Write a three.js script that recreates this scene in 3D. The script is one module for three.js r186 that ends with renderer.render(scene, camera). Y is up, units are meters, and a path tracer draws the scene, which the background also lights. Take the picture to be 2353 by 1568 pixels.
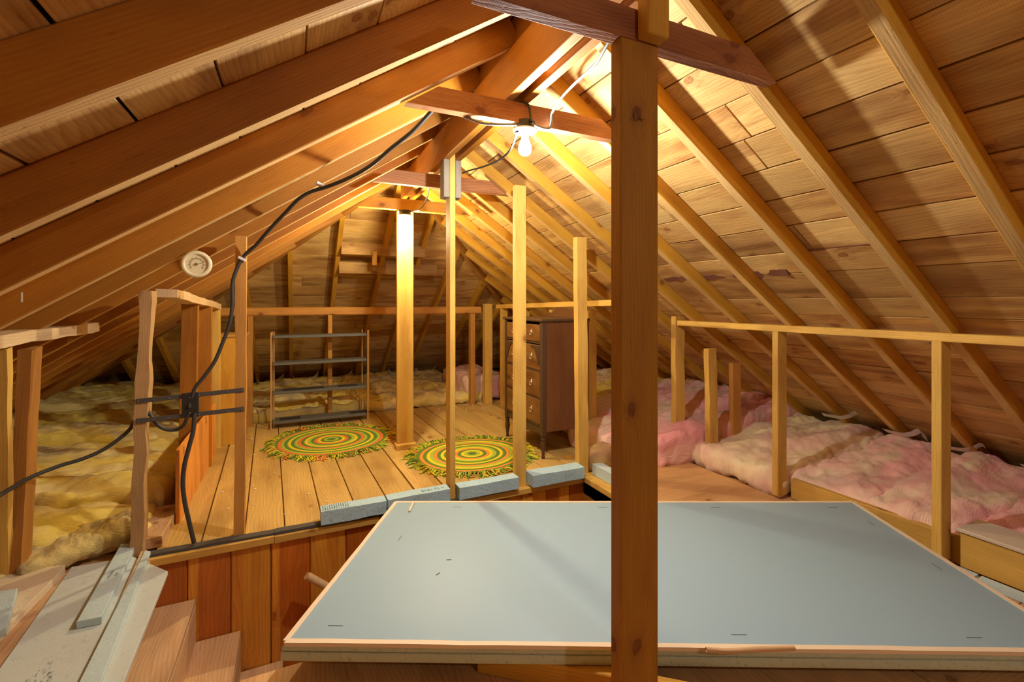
import * as THREE from 'three';
import { mergeGeometries, toCreasedNormals } from 'three/addons/utils/BufferGeometryUtils.js';
import { ImprovedNoise } from 'three/addons/math/ImprovedNoise.js';

// ---------------------------------------------------------------- camera, lights, exposure
const scene = new THREE.Scene();
scene.background = new THREE.Color(0x000000);
const camera = new THREE.PerspectiveCamera(72.46, 2353 / 1568, 0.05, 60);
camera.position.set(0, 1.31, 0);
camera.rotation.y = -25.07 * Math.PI / 180;
camera.setViewOffset(2353, 1568, 0, 89, 2353, 1568);
camera.updateProjectionMatrix();
const renderer = new THREE.WebGLRenderer({ antialias: true });
renderer.toneMapping = THREE.LinearToneMapping;
renderer.toneMappingExposure = 1.27;
renderer.shadowMap.enabled = true;
const LAMP_NEAR = { at: [0.983, 2.044, -1.958], color: [1.0, 0.97, 0.92], power: 5.2 };
const LAMP_FAR = { at: [0.850, 1.972, -3.955], color: [1.0, 0.83, 0.48], power: 5.2 };
const LAMP_BACK = { at: [1.35, 2.0, 1.4], color: [1.0, 0.97, 0.92], power: 2.0 };

// ---------------------------------------------------------------- helpers
let seed = 20240611;
function rnd() { seed = (seed + 0x6D2B79F5) | 0; let t = Math.imul(seed ^ (seed >>> 15), 1 | seed); t = (t + Math.imul(t ^ (t >>> 7), 61 | t)) ^ t; return ((t ^ (t >>> 14)) >>> 0) / 4294967296; }
const rr = (a, b) => a + (b - a) * rnd();
const perlin = new ImprovedNoise();
const N3 = (x, y, z) => perlin.noise(x, y, z);
function fbm3(x, y, z, o = 4) { let a = 1, s = 0; for (let i = 0; i < o; i++) { s += a * N3(x, y, z); x = x * 2.03 + 7.1; y = y * 2.03 + 3.7; z = z * 2.03 + 1.3; a *= 0.5; } return s; }
const V = (x, y, z) => new THREE.Vector3(x, y, z);
const used = {};
function numbered(n) { used[n] = (used[n] ?? -1) + 1; return used[n] ? n + '_' + String(used[n]).padStart(3, '0') : n; }
function tag(o, label, category, group) { o.userData.label = label; o.userData.category = category; if (group) o.userData.group = group; return o; }
function shadow(m) { m.castShadow = true; m.receiveShadow = true; return m; }
function top(o) { o.name = numbered(o.name); scene.add(o); return o; }
function group(name, label, category, grp) { const g = new THREE.Group(); g.name = name; top(g); return tag(g, label, category, grp); }
function struct(name) { const g = new THREE.Group(); g.name = name; scene.add(g); g.userData.kind = 'structure'; return g; }
function mesh(geo, mat) { const m = shadow(new THREE.Mesh(geo, mat)); if (geo.userData.at) geo.userData.at.decompose(m.position, m.quaternion, m.scale); return m; }
function part(name, geo, mat, parent) { const m = mesh(geo, mat); m.name = name; parent.add(m); return m; }
function solo(name, geo, mat, label, category, grp) { const m = mesh(geo, mat); m.name = name; top(m); return tag(m, label, category, grp); }

// periodic value noise for tiling textures
function hash(x, y, s) { let h = Math.imul(x, 374761393) ^ Math.imul(y, 668265263) ^ Math.imul(s, 1442695041); h = Math.imul(h ^ (h >>> 13), 1274126177); return ((h ^ (h >>> 16)) >>> 0) / 4294967296; }
function vn(x, y, px, py, s) {
  const x0 = Math.floor(x), y0 = Math.floor(y), fx = x - x0, fy = y - y0, u = fx * fx * (3 - 2 * fx), v = fy * fy * (3 - 2 * fy);
  const m = (a, n) => ((a % n) + n) % n, xa = m(x0, px), xb = m(x0 + 1, px), ya = m(y0, py), yb = m(y0 + 1, py);
  const a = hash(xa, ya, s), b = hash(xb, ya, s), c = hash(xa, yb, s), d = hash(xb, yb, s);
  return a + (b - a) * u + (c - a + (a - b + d - c) * u) * v;
}
function fv(u, v, nx, ny, o, s) { let a = 0.5, r = 0; for (let i = 0; i < o; i++) { r += a * vn(u * nx, v * ny, nx, ny, s + i); nx *= 2; ny *= 2; a *= 0.5; } return r / (1 - Math.pow(0.5, o)); }
function tex(w, h, f, srgb = true) {
  const d = new Uint8Array(w * h * 4);
  for (let y = 0; y < h; y++) for (let x = 0; x < w; x++) { const c = f(x / w, y / h), i = (y * w + x) * 4; d[i] = Math.max(0, Math.min(255, c[0] * 255)); d[i + 1] = Math.max(0, Math.min(255, c[1] * 255)); d[i + 2] = Math.max(0, Math.min(255, c[2] * 255)); d[i + 3] = 255; }
  const t = new THREE.DataTexture(d, w, h); t.wrapS = t.wrapT = THREE.RepeatWrapping; t.magFilter = THREE.LinearFilter; t.minFilter = THREE.LinearMipmapLinearFilter; t.generateMipmaps = true;
  if (srgb) t.colorSpace = THREE.SRGBColorSpace; t.needsUpdate = true; return t;
}
// wood: u runs along the grain over 1.6 m, v across over 0.8 m
function woodTex(s, { rings = 34, wob = 5, contrast = 0.5, knots = 8, stain = 0.25, red = 0.5, saw = 0, sap = 0 }) {
  const K = []; for (let i = 0; i < knots; i++) K.push([hash(i, 1, s), hash(i, 2, s), 0.006 + 0.012 * hash(i, 3, s)]);
  const W = 1024, H = 512, bump = new Float32Array(W * H);
  const map = tex(W, H, (u, v) => {
    let ph = rings * v + wob * fv(u, v, 2, 4, 3, s + 11) + 0.5 * fv(u, v, 8, 30, 2, s + 15), kn = 0, halo = 0;
    for (const [ku, kv, r] of K) {
      let du = Math.abs(u - ku), dv = v - kv; if (du > 0.5) du = 1 - du; if (dv > 0.5) dv -= 1; if (dv < -0.5) dv += 1;
      const dx = du * 1.6, dy = dv * 0.8, q = Math.sqrt(dx * dx * 0.45 + dy * dy) / r * (0.75 + 0.5 * vn(u * 60, v * 40, 60, 40, s + 81));
      if (q < 9) { ph += (dy > 0 ? 1 : -1) * 2.2 * Math.exp(-q * q / 12); halo = Math.max(halo, Math.exp(-q * q / 5)); if (q < 1) kn = Math.max(kn, 0.62 + 0.3 * vn(u * 200, v * 200, 200, 200, s + 83)); else if (q < 1.15) kn = Math.max(kn, 0.8); }
    }
    const w = ph - Math.floor(ph), ring = w * w * (w < 0.88 ? 1 : (1 - w) / 0.12);
    const fib = fv(u, v, 20, 256, 2, s + 21), st = fv(u, v, 5, 9, 4, s + 31), pore = fv(u, v, 64, 200, 1, s + 41) > 0.93 ? 0.3 : 0;
    const sm = saw ? saw * (0.5 + 0.5 * Math.sin(u * 6.283 * 220 + 3 * v)) * fv(u, v, 6, 6, 2, s + 51) : 0;
    let t = contrast * (0.55 * ring + 0.55 * (fib - 0.35)) + stain * Math.max(0, st - 0.45) * 2 + pore * 0.5 + 0.25 * halo + sm;
    t = Math.max(0, Math.min(1, t)); if (kn) t = Math.max(t, kn * 0.85);
    const k = 1 - t; bump[Math.min(W * H - 1, Math.floor(v * H + 0.5) * W + Math.floor(u * W + 0.5))] = k;
    const tint = 0.92 + 0.16 * fv(u, v, 3, 12, 2, s + 61);
    const sp = sap ? Math.max(0, Math.min(1, (vn(u * 1 + 0.3 * v, v * 6, 1, 6, s + 71) + 0.25 * vn(u * 3, v * 8, 3, 8, s + 73) - 0.72) * 14)) : 1, ks = sap ? 0.70 + 0.3 * sp : 1;
    return [(0.98 - 0.42 * t) * tint * (sap ? 0.84 + 0.16 * sp : 1), (0.97 - (0.52 + 0.1 * red) * t) * tint * ks, (0.95 - (0.58 + 0.16 * red) * t) * tint * ks * (sap ? 0.85 : 1)];
  });
  const bm = tex(W, H, (u, v) => { const k = bump[Math.floor(v * H + 0.5) * W + Math.floor(u * W + 0.5)]; return [k, k, k]; }, false);
  map.repeat.set(1 / 1.6, 1 / 0.8); bm.repeat.set(1 / 1.6, 1 / 0.8); return { map, bm };
}
const WT = {
  fine: woodTex(3, { rings: 80, wob: 4, contrast: 0.3, knots: 2, stain: 0.22, saw: 0.04 }),
  knotty: woodTex(17, { rings: 46, wob: 9, contrast: 0.40, knots: 5, stain: 0.6, saw: 0.1 }),
  flat: woodTex(29, { rings: 44, wob: 8, contrast: 0.36, knots: 4, stain: 0.3, red: 0.3 }),
  pine: woodTex(53, { rings: 34, wob: 6, contrast: 0.34, knots: 6, stain: 0.15, red: 0.6, sap: 1 }),
  stud: woodTex(41, { rings: 64, wob: 3, contrast: 0.28, knots: 4, stain: 0.26, saw: 0.05 }),
};
function std(o) { const c = o.color; delete o.color; const m = new THREE.MeshStandardMaterial(o); if (c) m.color.setRGB(c[0], c[1], c[2]); return m; }
function wood(t, color, rough = 0.72, bump = 0.0012) { return std({ map: WT[t].map, bumpMap: WT[t].bm, bumpScale: bump, roughness: rough, color }); }
function tints(t, base, n, dv, rough, bump) { const a = []; for (let i = 0; i < n; i++) { const k = 1 + dv * (2 * (i + 0.5) / n - 1), h = 1 + 0.10 * (hash(i, n, 77) - 0.5); a.push(wood(t, [base[0] * k, base[1] * k * h, base[2] * k * h * h], rough, bump)); } return a; }
const M = {
  rafter: tints('fine', [0.44, 0.175, 0.010], 5, 0.16, 0.6, 0.001),
  rafterR: tints('stud', [0.68, 0.37, 0.035], 5, 0.14, 0.62, 0.0012),
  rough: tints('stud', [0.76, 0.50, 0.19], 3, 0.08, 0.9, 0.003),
  sheath: tints('knotty', [0.80, 0.55, 0.205], 6, 0.16, 0.66, 0.0012),
  sheathOld: tints('knotty', [0.64, 0.40, 0.13], 5, 0.2, 0.75, 0.0014),
  floor: tints('flat', [0.66, 0.45, 0.14], 5, 0.14, 0.58, 0.0008),
  stud: tints('stud', [0.78, 0.49, 0.105], 5, 0.12, 0.68, 0.001),
  studRed: tints('stud', [0.56, 0.27, 0.05], 4, 0.12, 0.72, 0.001),
  pine: tints('pine', [0.80, 0.36, 0.06], 4, 0.12, 0.4, 0.0004),
  ply: tints('flat', [0.70, 0.42, 0.19], 3, 0.08, 0.6, 0.0004),
  tread: tints('flat', [0.72, 0.48, 0.27], 3, 0.08, 0.62, 0.0005),
  post: wood('stud', [0.44, 0.205, 0.008], 0.66, 0.001),
  tie: tints('knotty', [0.46, 0.20, 0.075], 4, 0.12, 0.7, 0.0014),
  grey: wood('fine', [0.30, 0.27, 0.22], 0.85, 0.0016),
  pale: tints('stud', [0.85, 0.64, 0.36], 3, 0.06, 0.6, 0.0006),
  felt: std({ color: [0.03, 0.025, 0.02], roughness: 0.95 }),
  dark: std({ color: [0.05, 0.045, 0.04], roughness: 0.6 }),
  rubber: std({ color: [0.075, 0.07, 0.065], roughness: 0.65 }),
  cable: std({ color: [0.045, 0.043, 0.04], roughness: 0.55 }),
  cableGrey: std({ color: [0.20, 0.21, 0.21], roughness: 0.5 }),
  steel: std({ color: [0.13, 0.13, 0.13], roughness: 0.45, metalness: 0.6 }),
  plateMetal: std({ color: [0.035, 0.033, 0.03], roughness: 0.5, metalness: 0.3 }),
  screw: std({ color: [0.7, 0.68, 0.62], roughness: 0.25, metalness: 0.9 }),
  porcelain: std({ color: [0.82, 0.82, 0.80], roughness: 0.3 }),
  brass: std({ color: [0.78, 0.53, 0.24], roughness: 0.35, metalness: 0.5 }),
  shelf: std({ color: [0.13, 0.13, 0.12], roughness: 0.5, metalness: 0.2 }),
  shelfPad: std({ color: [0.025, 0.025, 0.025], roughness: 0.7 }),
  cream: std({ color: [0.88, 0.78, 0.48], roughness: 0.4 }),
  dial: std({ color: [0.86, 0.74, 0.44], roughness: 0.5 }),
  ink: std({ color: [0.05, 0.04, 0.03], roughness: 0.8 }),
  white: std({ color: [0.72, 0.72, 0.70], roughness: 0.6, side: THREE.DoubleSide }),
  pull: std({ color: [0.55, 0.42, 0.25], roughness: 0.3, metalness: 0.85 }),
};
const pick = (a) => Array.isArray(a) ? a[Math.floor(rnd() * a.length)] : a;

// texture coordinates in metres by face direction; ax = index of the grain axis
function boxUV(g, ax = 0, scale = 1) {
  if (g.index) g = g.toNonIndexed();
  const p = g.attributes.position, uv = new Float32Array(p.count * 2), ou = rnd() * 7, ov = rnd() * 7, A = V(0, 0, 0), B = V(0, 0, 0), C = V(0, 0, 0), o = [0, 1, 2].filter((i) => i !== ax);
  for (let i = 0; i < p.count; i += 3) {
    A.fromBufferAttribute(p, i); B.fromBufferAttribute(p, i + 1).sub(A); C.fromBufferAttribute(p, i + 2).sub(A); B.cross(C);
    const n = [Math.abs(B.x), Math.abs(B.y), Math.abs(B.z)], end = n[ax] > n[o[0]] && n[ax] > n[o[1]], w = n[o[0]] > n[o[1]] ? o[1] : o[0];
    for (let k = 0; k < 3; k++) { const c = [p.getX(i + k), p.getY(i + k), p.getZ(i + k)]; uv[(i + k) * 2] = ou + scale * (end ? c[o[0]] * 0.3 : c[ax]); uv[(i + k) * 2 + 1] = ov + scale * (end ? c[o[1]] : c[w]); }
  }
  g.setAttribute('uv', new THREE.BufferAttribute(uv, 2)); return g;
}
// box with chamfered edges
function cbox(lx, ly, lz, c = 0.003, ax = 0) {
  const h = [lx / 2, ly / 2, lz / 2], pos = []; c = Math.min(c, lx * 0.3, ly * 0.3, lz * 0.3);
  const P = (f, s) => { const r = [0, 0, 0]; for (let i = 0; i < 3; i++) r[i] = s[i] * (i === f ? h[i] : h[i] - c); return r; };
  const tri = (a, b, d) => { const e1 = b.map((v, i) => v - a[i]), e2 = d.map((v, i) => v - a[i]), n = [e1[1] * e2[2] - e1[2] * e2[1], e1[2] * e2[0] - e1[0] * e2[2], e1[0] * e2[1] - e1[1] * e2[0]], m = a.map((v, i) => v + b[i] + d[i]); if (n[0] * m[0] + n[1] * m[1] + n[2] * m[2] < 0) pos.push(...a, ...d, ...b); else pos.push(...a, ...b, ...d); };
  const quad = (a, b, d, e) => { tri(a, b, d); tri(a, d, e); };
  for (let f = 0; f < 3; f++) for (const s of [-1, 1]) { const [g, k] = [0, 1, 2].filter((i) => i !== f), q = (a, b) => { const v = [0, 0, 0]; v[f] = s; v[g] = a; v[k] = b; return P(f, v); }; quad(q(-1, -1), q(1, -1), q(1, 1), q(-1, 1)); }
  for (let k = 0; k < 3; k++) { const [f, g] = [0, 1, 2].filter((i) => i !== k); for (const a of [-1, 1]) for (const b of [-1, 1]) { const v = (t) => { const r = [0, 0, 0]; r[f] = a; r[g] = b; r[k] = t; return r; }; quad(P(f, v(-1)), P(g, v(-1)), P(g, v(1)), P(f, v(1))); } }
  for (const a of [-1, 1]) for (const b of [-1, 1]) for (const d of [-1, 1]) { const s = [a, b, d]; tri(P(0, s), P(1, s), P(2, s)); }
  const g = new THREE.BufferGeometry(); g.setAttribute('position', new THREE.Float32BufferAttribute(pos, 3)); const r = boxUV(g, ax); r.computeVertexNormals(); return r;
}
function boxAt(x0, x1, y0, y1, z0, z1, c = 0.003, ax) { const l = [Math.abs(x1 - x0), Math.abs(y1 - y0), Math.abs(z1 - z0)]; if (ax === undefined) ax = l.indexOf(Math.max(...l)); const g = cbox(l[0], l[1], l[2], c, ax); g.translate((x0 + x1) / 2, (y0 + y1) / 2, (z0 + z1) / 2); return g; }
// rough sawn: edges wander along the length
function roughBox(lx, ly, lz, amp, n = 16, s = 0) {
  const g = new THREE.BoxGeometry(lx, ly, lz, n, 1, 1), p = g.attributes.position;
  for (let i = 0; i < p.count; i++) { const x = p.getX(i), y = p.getY(i), z = p.getZ(i), a = y > 0 ? 3.1 : 9.7, b = z > 0 ? 5.3 : 1.9; p.setY(i, y + amp * (fbm3(x * 5, a, s + 0.5, 3) + 0.6 * N3(x * 3, s + 4.2, b))); p.setZ(i, z + amp * 0.6 * fbm3(x * 5, b, s + 8.5, 3)); }
  const r = boxUV(g, 0); r.computeVertexNormals(); return r;
}
const BX = V(0, 0, 0), BY = V(0, 0, 0), BZ = V(0, 0, 0), MT = new THREE.Matrix4();
// a straight timber from a to b: w = thickness across, h = depth along up
function beam(a, b, w, h, o = {}) {
  const A = V(...a), B = V(...b), L = A.distanceTo(B); BX.copy(B).sub(A).normalize(); BY.set(...(o.up || [0, 1, 0])); BZ.copy(BX).cross(BY).normalize(); BY.copy(BZ).cross(BX);
  const g = o.rough ? roughBox(L, h, w, o.rough, o.n || 18, o.s || rnd() * 20) : cbox(L, h, w, o.c ?? 0.003, 0);
  g.userData.at = new THREE.Matrix4().makeBasis(BX, BY, BZ).setPosition((A.x + B.x) / 2, (A.y + B.y) / 2, (A.z + B.z) / 2); return g;
}
// sawn timber: planed sides (group 0) and rough sawn edges (group 1)
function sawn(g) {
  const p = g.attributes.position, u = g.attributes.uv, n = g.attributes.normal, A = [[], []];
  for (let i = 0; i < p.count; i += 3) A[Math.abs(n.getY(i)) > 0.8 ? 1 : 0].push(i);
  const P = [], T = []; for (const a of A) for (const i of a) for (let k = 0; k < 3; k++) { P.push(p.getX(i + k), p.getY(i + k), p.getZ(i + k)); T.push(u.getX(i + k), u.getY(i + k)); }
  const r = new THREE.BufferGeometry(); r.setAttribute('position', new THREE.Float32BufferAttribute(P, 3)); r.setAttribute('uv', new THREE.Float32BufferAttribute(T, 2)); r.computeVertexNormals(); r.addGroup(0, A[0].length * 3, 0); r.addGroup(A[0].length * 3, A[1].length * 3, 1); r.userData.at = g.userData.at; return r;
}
// outline in XY extruded in z
function prism(pts, z0, z1, ax = 0, bev = 0.003) { const s = new THREE.Shape(); pts.forEach(([x, y], i) => i ? s.lineTo(x, y) : s.moveTo(x, y)); s.closePath(); const g = new THREE.ExtrudeGeometry(s, { depth: Math.abs(z1 - z0) - 2 * bev, bevelEnabled: bev > 0, bevelThickness: bev, bevelSize: bev, bevelOffset: -bev, bevelSegments: 1, curveSegments: 20 }); g.translate(0, 0, Math.min(z0, z1) + bev); const r = boxUV(g, ax); r.computeVertexNormals(); return r; }
function tube(pts, r, n = 60, sides = 8) { return new THREE.TubeGeometry(new THREE.CatmullRomCurve3(pts.map((p) => V(...p))), n, r, sides, false); }
function lathe(pts, n = 24) { return new THREE.LatheGeometry(pts.map(([x, y]) => new THREE.Vector2(x, y)), n); }

// ---------------------------------------------------------------- roof planes
const SL = 2 / 3, RX = 0.94, RY = 2.504, HZ = -4.45, CA = Math.cos(Math.atan(SL));
const yL = (x) => RY - SL * (RX - x), yR = (x) => RY - SL * (x - RX), yH = (z) => RY + SL * (z - HZ);
const DL = 0.141, DR = 0.10, DH = 0.14, ZF = 3.2;
const boards = [...M.sheath, M.sheathOld[1], M.sheathOld[3], M.sheathOld[4]];
const roofR = struct('ceiling_right'), roofL = struct('ceiling_left'), roofH = struct('ceiling_back');
// boards of a slope: s = run from the ridge outwards, in plan
function slopeBoards(parent, joints, place, ends) {
  for (let i = 0; i + 1 < joints.length; i++) {
    const a = joints[i], b = joints[i + 1]; let cuts = ends(i, a, b);
    for (let k = 0; k + 1 < cuts.length; k++) {
      const g = cbox(Math.abs(cuts[k + 1] - cuts[k]) - 0.003, 0.02, (b - a) / CA - rr(0.004, 0.009), 0.002, 0);
      const m = part('plank', g, pick(boards), parent); place(m, (a + b) / 2, (cuts[k] + cuts[k + 1]) / 2); m.translateY(rr(-0.0015, 0.0015)); m.rotateX(rr(-0.006, 0.006));
    }
  }
}
const jR = [0.03, 0.21, 0.375, 0.54, 0.703, 0.868, 1.03, 1.196, 1.359, 1.535, 1.695, 1.909, 2.066, 2.25, 2.42, 2.59, 2.755, 2.92, 3.09, 3.26, 3.43, 3.6, 3.78, 3.95];
const jL = [0.03, 0.12, 0.32, 0.51, 0.71, 0.914, 1.122, 1.31, 1.52, 1.72, 1.93, 2.13, 2.33, 2.54, 2.74, 2.94, 3.14, 3.34, 3.54, 3.74, 3.95];
function rowCuts(i, run) { const end = HZ - run - 0.25, c = [ZF]; let z = ZF - rr(0.6, 2.4); while (z > end + 0.8) { c.push(z); z -= rr(2.0, 3.6); } c.push(end); return c.map((v) => v); }
const qR = new THREE.Quaternion().setFromEuler(new THREE.Euler(0, 0, 0));
function orient(m, dirLen, dirWid) { BX.copy(dirLen).normalize(); BZ.copy(dirWid).normalize(); BY.copy(BZ).cross(BX); MT.makeBasis(BX, BY, BZ); m.quaternion.setFromRotationMatrix(MT); }
slopeBoards(roofR, jR, (m, s, z) => { orient(m, V(0, 0, -1), V(1, -SL, 0)); m.position.set(RX + s, yR(RX + s) + DR + 0.012, z); }, (i, a) => rowCuts(i, a));
slopeBoards(roofL, jL, (m, s, z) => { orient(m, V(0, 0, 1), V(-1, -SL, 0)); m.position.set(RX - s, yL(RX - s) + DL + 0.012, z); }, (i, a) => rowCuts(i, a));
const jH = []; for (let s = 0.03; s < 4.0; s += rr(0.155, 0.185)) jH.push(s);
slopeBoards(roofH, jH, (m, s, x) => { orient(m, V(1, 0, 0), V(0, -SL, -1)); m.position.set(x, yH(HZ - s) + DH + 0.012, HZ - s); }, (i, a) => { const e = a + 0.4, c = [RX - e]; if (e > 0.9) c.push(RX + rr(-0.5, 0.5) * e); c.push(RX + e); return c; });
function slab(parent, p, t = 0.06) { const g = new THREE.BufferGeometry(), n = V(0, t, 0), a = p.map((q) => V(...q)), b = a.map((q) => q.clone().add(n)), pos = [], tri = (x, y, z) => pos.push(...x.toArray(), ...y.toArray(), ...z.toArray()); const L = a.length; for (let i = 1; i + 1 < L; i++) { tri(a[0], a[i], a[i + 1]); tri(b[0], b[i + 1], b[i]); } for (let i = 0; i < L; i++) { const j = (i + 1) % L; tri(a[i], b[i], b[j]); tri(a[i], b[j], a[j]); } g.setAttribute('position', new THREE.Float32BufferAttribute(pos, 3)); const r = boxUV(g, 0); r.computeVertexNormals(); return part('underlayment', r, M.felt, parent); }
const U = 0.034, EX = 4.1;
slab(roofR, [[RX, RY + DR + U, ZF], [RX + EX, yR(RX + EX) + DR + U, ZF], [RX + EX, yR(RX + EX) + DR + U, HZ - EX], [RX, RY + DR + U, HZ]]);
slab(roofL, [[RX, RY + DL + U, ZF], [RX - EX, yL(RX - EX) + DL + U, ZF], [RX - EX, yL(RX - EX) + DL + U, HZ - EX], [RX, RY + DL + U, HZ]]);
slab(roofH, [[RX, RY + DH + U + 0.02, HZ], [RX - EX, yH(HZ - EX) + DH + U, HZ - EX], [RX + EX, yH(HZ - EX) + DH + U, HZ - EX]]);
// gable behind the photographer
const gable = struct('wall_front');
for (let i = 0; i < 15; i++) { const y = -0.2 + i * 0.2, h = Math.min(EX, (RY + 0.1 - y) / SL + 0.2); if (h > 0.05) part('plank', boxAt(RX - h, RX + h, y, y + 0.196, ZF, ZF + 0.025), pick(M.sheath), gable); }

// ---------------------------------------------------------------- rafters
const rafLab = { R: 'honey brown rafter on the right roof slope carrying the pale boards', L: 'dark orange brown rafter on the left roof slope', H: 'rafter on the sloping back end of the roof', JR: 'short jack rafter of the right slope ending at the hip', JL: 'short jack rafter of the left slope ending at the hip' };
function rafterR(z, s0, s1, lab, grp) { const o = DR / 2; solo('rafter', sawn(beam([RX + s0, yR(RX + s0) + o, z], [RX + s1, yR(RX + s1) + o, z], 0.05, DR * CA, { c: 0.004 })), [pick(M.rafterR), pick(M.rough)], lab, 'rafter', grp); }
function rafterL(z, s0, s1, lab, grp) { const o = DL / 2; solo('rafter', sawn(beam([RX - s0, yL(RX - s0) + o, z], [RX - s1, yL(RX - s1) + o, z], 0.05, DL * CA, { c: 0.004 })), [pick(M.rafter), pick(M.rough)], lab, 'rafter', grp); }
const own = { R: { '-0.768': 'right slope rafter before the mitred end of the weathered tie', '-1.19': 'right slope rafter touching the mitred end of the weathered tie', '-2.015': 'right slope rafter carrying the tie of the white bulb', '-3.25': 'right slope rafter carrying the tie behind the cheek blocks', '-4.08': 'right slope rafter carrying the tie of the warm bulb' }, L: { '-1.05': 'left slope rafter carrying the weathered tie of the big post', '-1.95': 'left slope rafter carrying the tie of the white bulb', '-2.81': 'left slope rafter holding the round thermometer', '-4.07': 'left slope rafter carrying the tie of the warm bulb' } };
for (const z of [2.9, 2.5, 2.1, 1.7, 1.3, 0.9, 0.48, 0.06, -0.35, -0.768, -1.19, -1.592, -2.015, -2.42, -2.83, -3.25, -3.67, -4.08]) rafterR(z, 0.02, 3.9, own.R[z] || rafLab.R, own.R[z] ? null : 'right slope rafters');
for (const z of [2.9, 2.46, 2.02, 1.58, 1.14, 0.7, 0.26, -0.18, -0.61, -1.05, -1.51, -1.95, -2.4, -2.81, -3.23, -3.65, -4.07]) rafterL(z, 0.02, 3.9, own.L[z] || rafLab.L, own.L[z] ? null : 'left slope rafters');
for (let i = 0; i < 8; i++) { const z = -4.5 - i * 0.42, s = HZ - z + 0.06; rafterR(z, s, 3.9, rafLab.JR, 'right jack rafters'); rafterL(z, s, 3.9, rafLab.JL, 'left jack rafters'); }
for (const x of [-1.95, -1.5, -0.97, -0.5, -0.04, 0.44, 0.93, 1.35, 1.79, 2.34, 2.8]) { const s0 = Math.max(0.04, Math.abs(x - RX) + 0.03), z0 = HZ - s0, z1 = HZ - 3.9; solo('rafter', beam([x, yH(z0) + DH / 2, z0], [x, yH(z1) + DH / 2, z1], 0.05, DH * CA, { c: 0.004 }), pick(M.rafterR), rafLab.H, 'rafter', 'back slope rafters'); }
for (const s of [1, -1]) solo('hip_rafter', beam([RX, RY + 0.07, HZ], [RX + s * 3.9, RY - SL * 3.9 + 0.07, HZ - 3.9], 0.045, 0.13), M.studRed[0], s > 0 ? 'long diagonal hip rafter meeting the right jack rafters' : 'long diagonal hip rafter meeting the left jack rafters', 'rafter');
solo('ridge_board', boxAt(RX - 0.02, RX + 0.02, 2.47, 2.63, HZ, ZF), M.rafter[1], 'ridge board at the peak between the two slopes', 'ridge');
// double girder under the ridge
for (const s of [0, 1]) { const x0 = s ? 0.965 : 0.885; solo('ridge_girder', boxAt(x0, x0 + 0.04, 2.25, s ? 2.44 : 2.46, -4.3, -1.15, 0.002), M.rafter[s ? 2 : 3], s ? 'girder plank under the ridge on the side of the grey cables' : 'reddish girder plank under the ridge facing the left slope', 'beam'); }
solo('spacer_plank', boxAt(0.926, 0.964, 2.285, 2.44, -1.72, -1.16, 0.002), M.sheathOld[1], 'rough brown spacer plank between the two girder planks above the post', 'plank');
solo('spacer_plank', boxAt(0.926, 0.964, 2.285, 2.44, -2.9, -2.1, 0.002), M.sheathOld[2], 'rough brown spacer plank between the girder planks behind the near bulb', 'plank');

// ---------------------------------------------------------------- collar ties and posts
function tie(z0, x0, x1, y0, mat, label, miterR) { const y1 = y0 + 0.095; solo('collar_tie', prism([[x0, y0], [miterR ? x1 : x1, y0], [x1 - 0.145, y1], [x0 + 0.14, y1]], z0, z0 - 0.05), mat, label, 'tie beam'); }
tie(-1.105, 0.42, 1.56, 2.095, M.tie[0], 'weathered collar tie on top of the big post with a short block', true);
tie(-1.935, 0.42, 1.55, 2.14, M.tie[1], 'reddish collar tie carrying the brighter white bulb');
tie(-3.28, 0.49, 1.55, 2.14, M.tie[2], 'brown collar tie just behind the stud gripped by grey cheek blocks');
tie(-3.93, 0.47, 1.43, 2.085, M.rafterR[2], 'yellow lit collar tie carrying the far warm bulb');
tie(1.425, 0.5, 1.55, 2.1, M.tie[3], 'collar tie behind the photographer carrying a third bulb');
const gp = group('post', 'big reddish timber post standing in front of the pale blue panel', 'post');
part('shaft', boxAt(0.872, 1.016, 0, 2.097, -1.107, -1.157, 0.004), M.post, gp);
solo('lumber_block', boxAt(0.93, 1.012, 2.095, 2.4, -1.055, -1.104, 0.004), M.rafterR[1], 'short lumber block bolted to the tie above the big post', 'block');
const fp = group('post', 'pale yellow post below the far bulb standing beside the braided rugs', 'post');
part('shaft', boxAt(0.832, 0.98, 0.045, 2.13, -4.2, -4.25, 0.004), M.stud[0], fp);
part('foot_block', boxAt(0.815, 0.995, 0.0, 0.045, -4.15, -4.26, 0.004, 0), M.stud[2], fp);

// ---------------------------------------------------------------- floor and stairwell
const FX0 = -0.66, OX1 = 1.96, OZ0 = -2.93, OZ1 = -1.86;
const floor = struct('floor');
const rot = 2.4 * Math.PI / 180;
for (let i = 0; i < 16; i++) { // plank floor behind the stair opening
  const x = -0.66 + i * 0.205, za = -2.97, zb = -5.72, cutz = rr(-4.6, -3.6), segs = (i % 3 === 1) ? [za, cutz, zb] : [za, zb];
  for (let k = 0; k + 1 < segs.length; k++) { const l = Math.abs(segs[k + 1] - segs[k]) - 0.003, g = cbox(l, 0.022, 0.205 - rr(0.006, 0.012), 0.002, 0), m = part('plank', g, pick(M.floor), floor); m.rotation.y = Math.PI / 2 + rot; const zc = (segs[k] + segs[k + 1]) / 2; m.position.set(x + 0.1 + (zc + 2.97) * Math.tan(rot) + 0.0, -0.011 + rr(-0.001, 0.001), zc); }
}
part('subfloor', boxAt(-3.2, FX0, -0.12, -0.024, -8.6, ZF, 0.002, 2), M.ply[0], floor);
part('subfloor', boxAt(FX0, 5.0, -0.12, -0.024, -8.6, OZ0 - 0.03, 0.002, 2), M.ply[0], floor);
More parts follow.
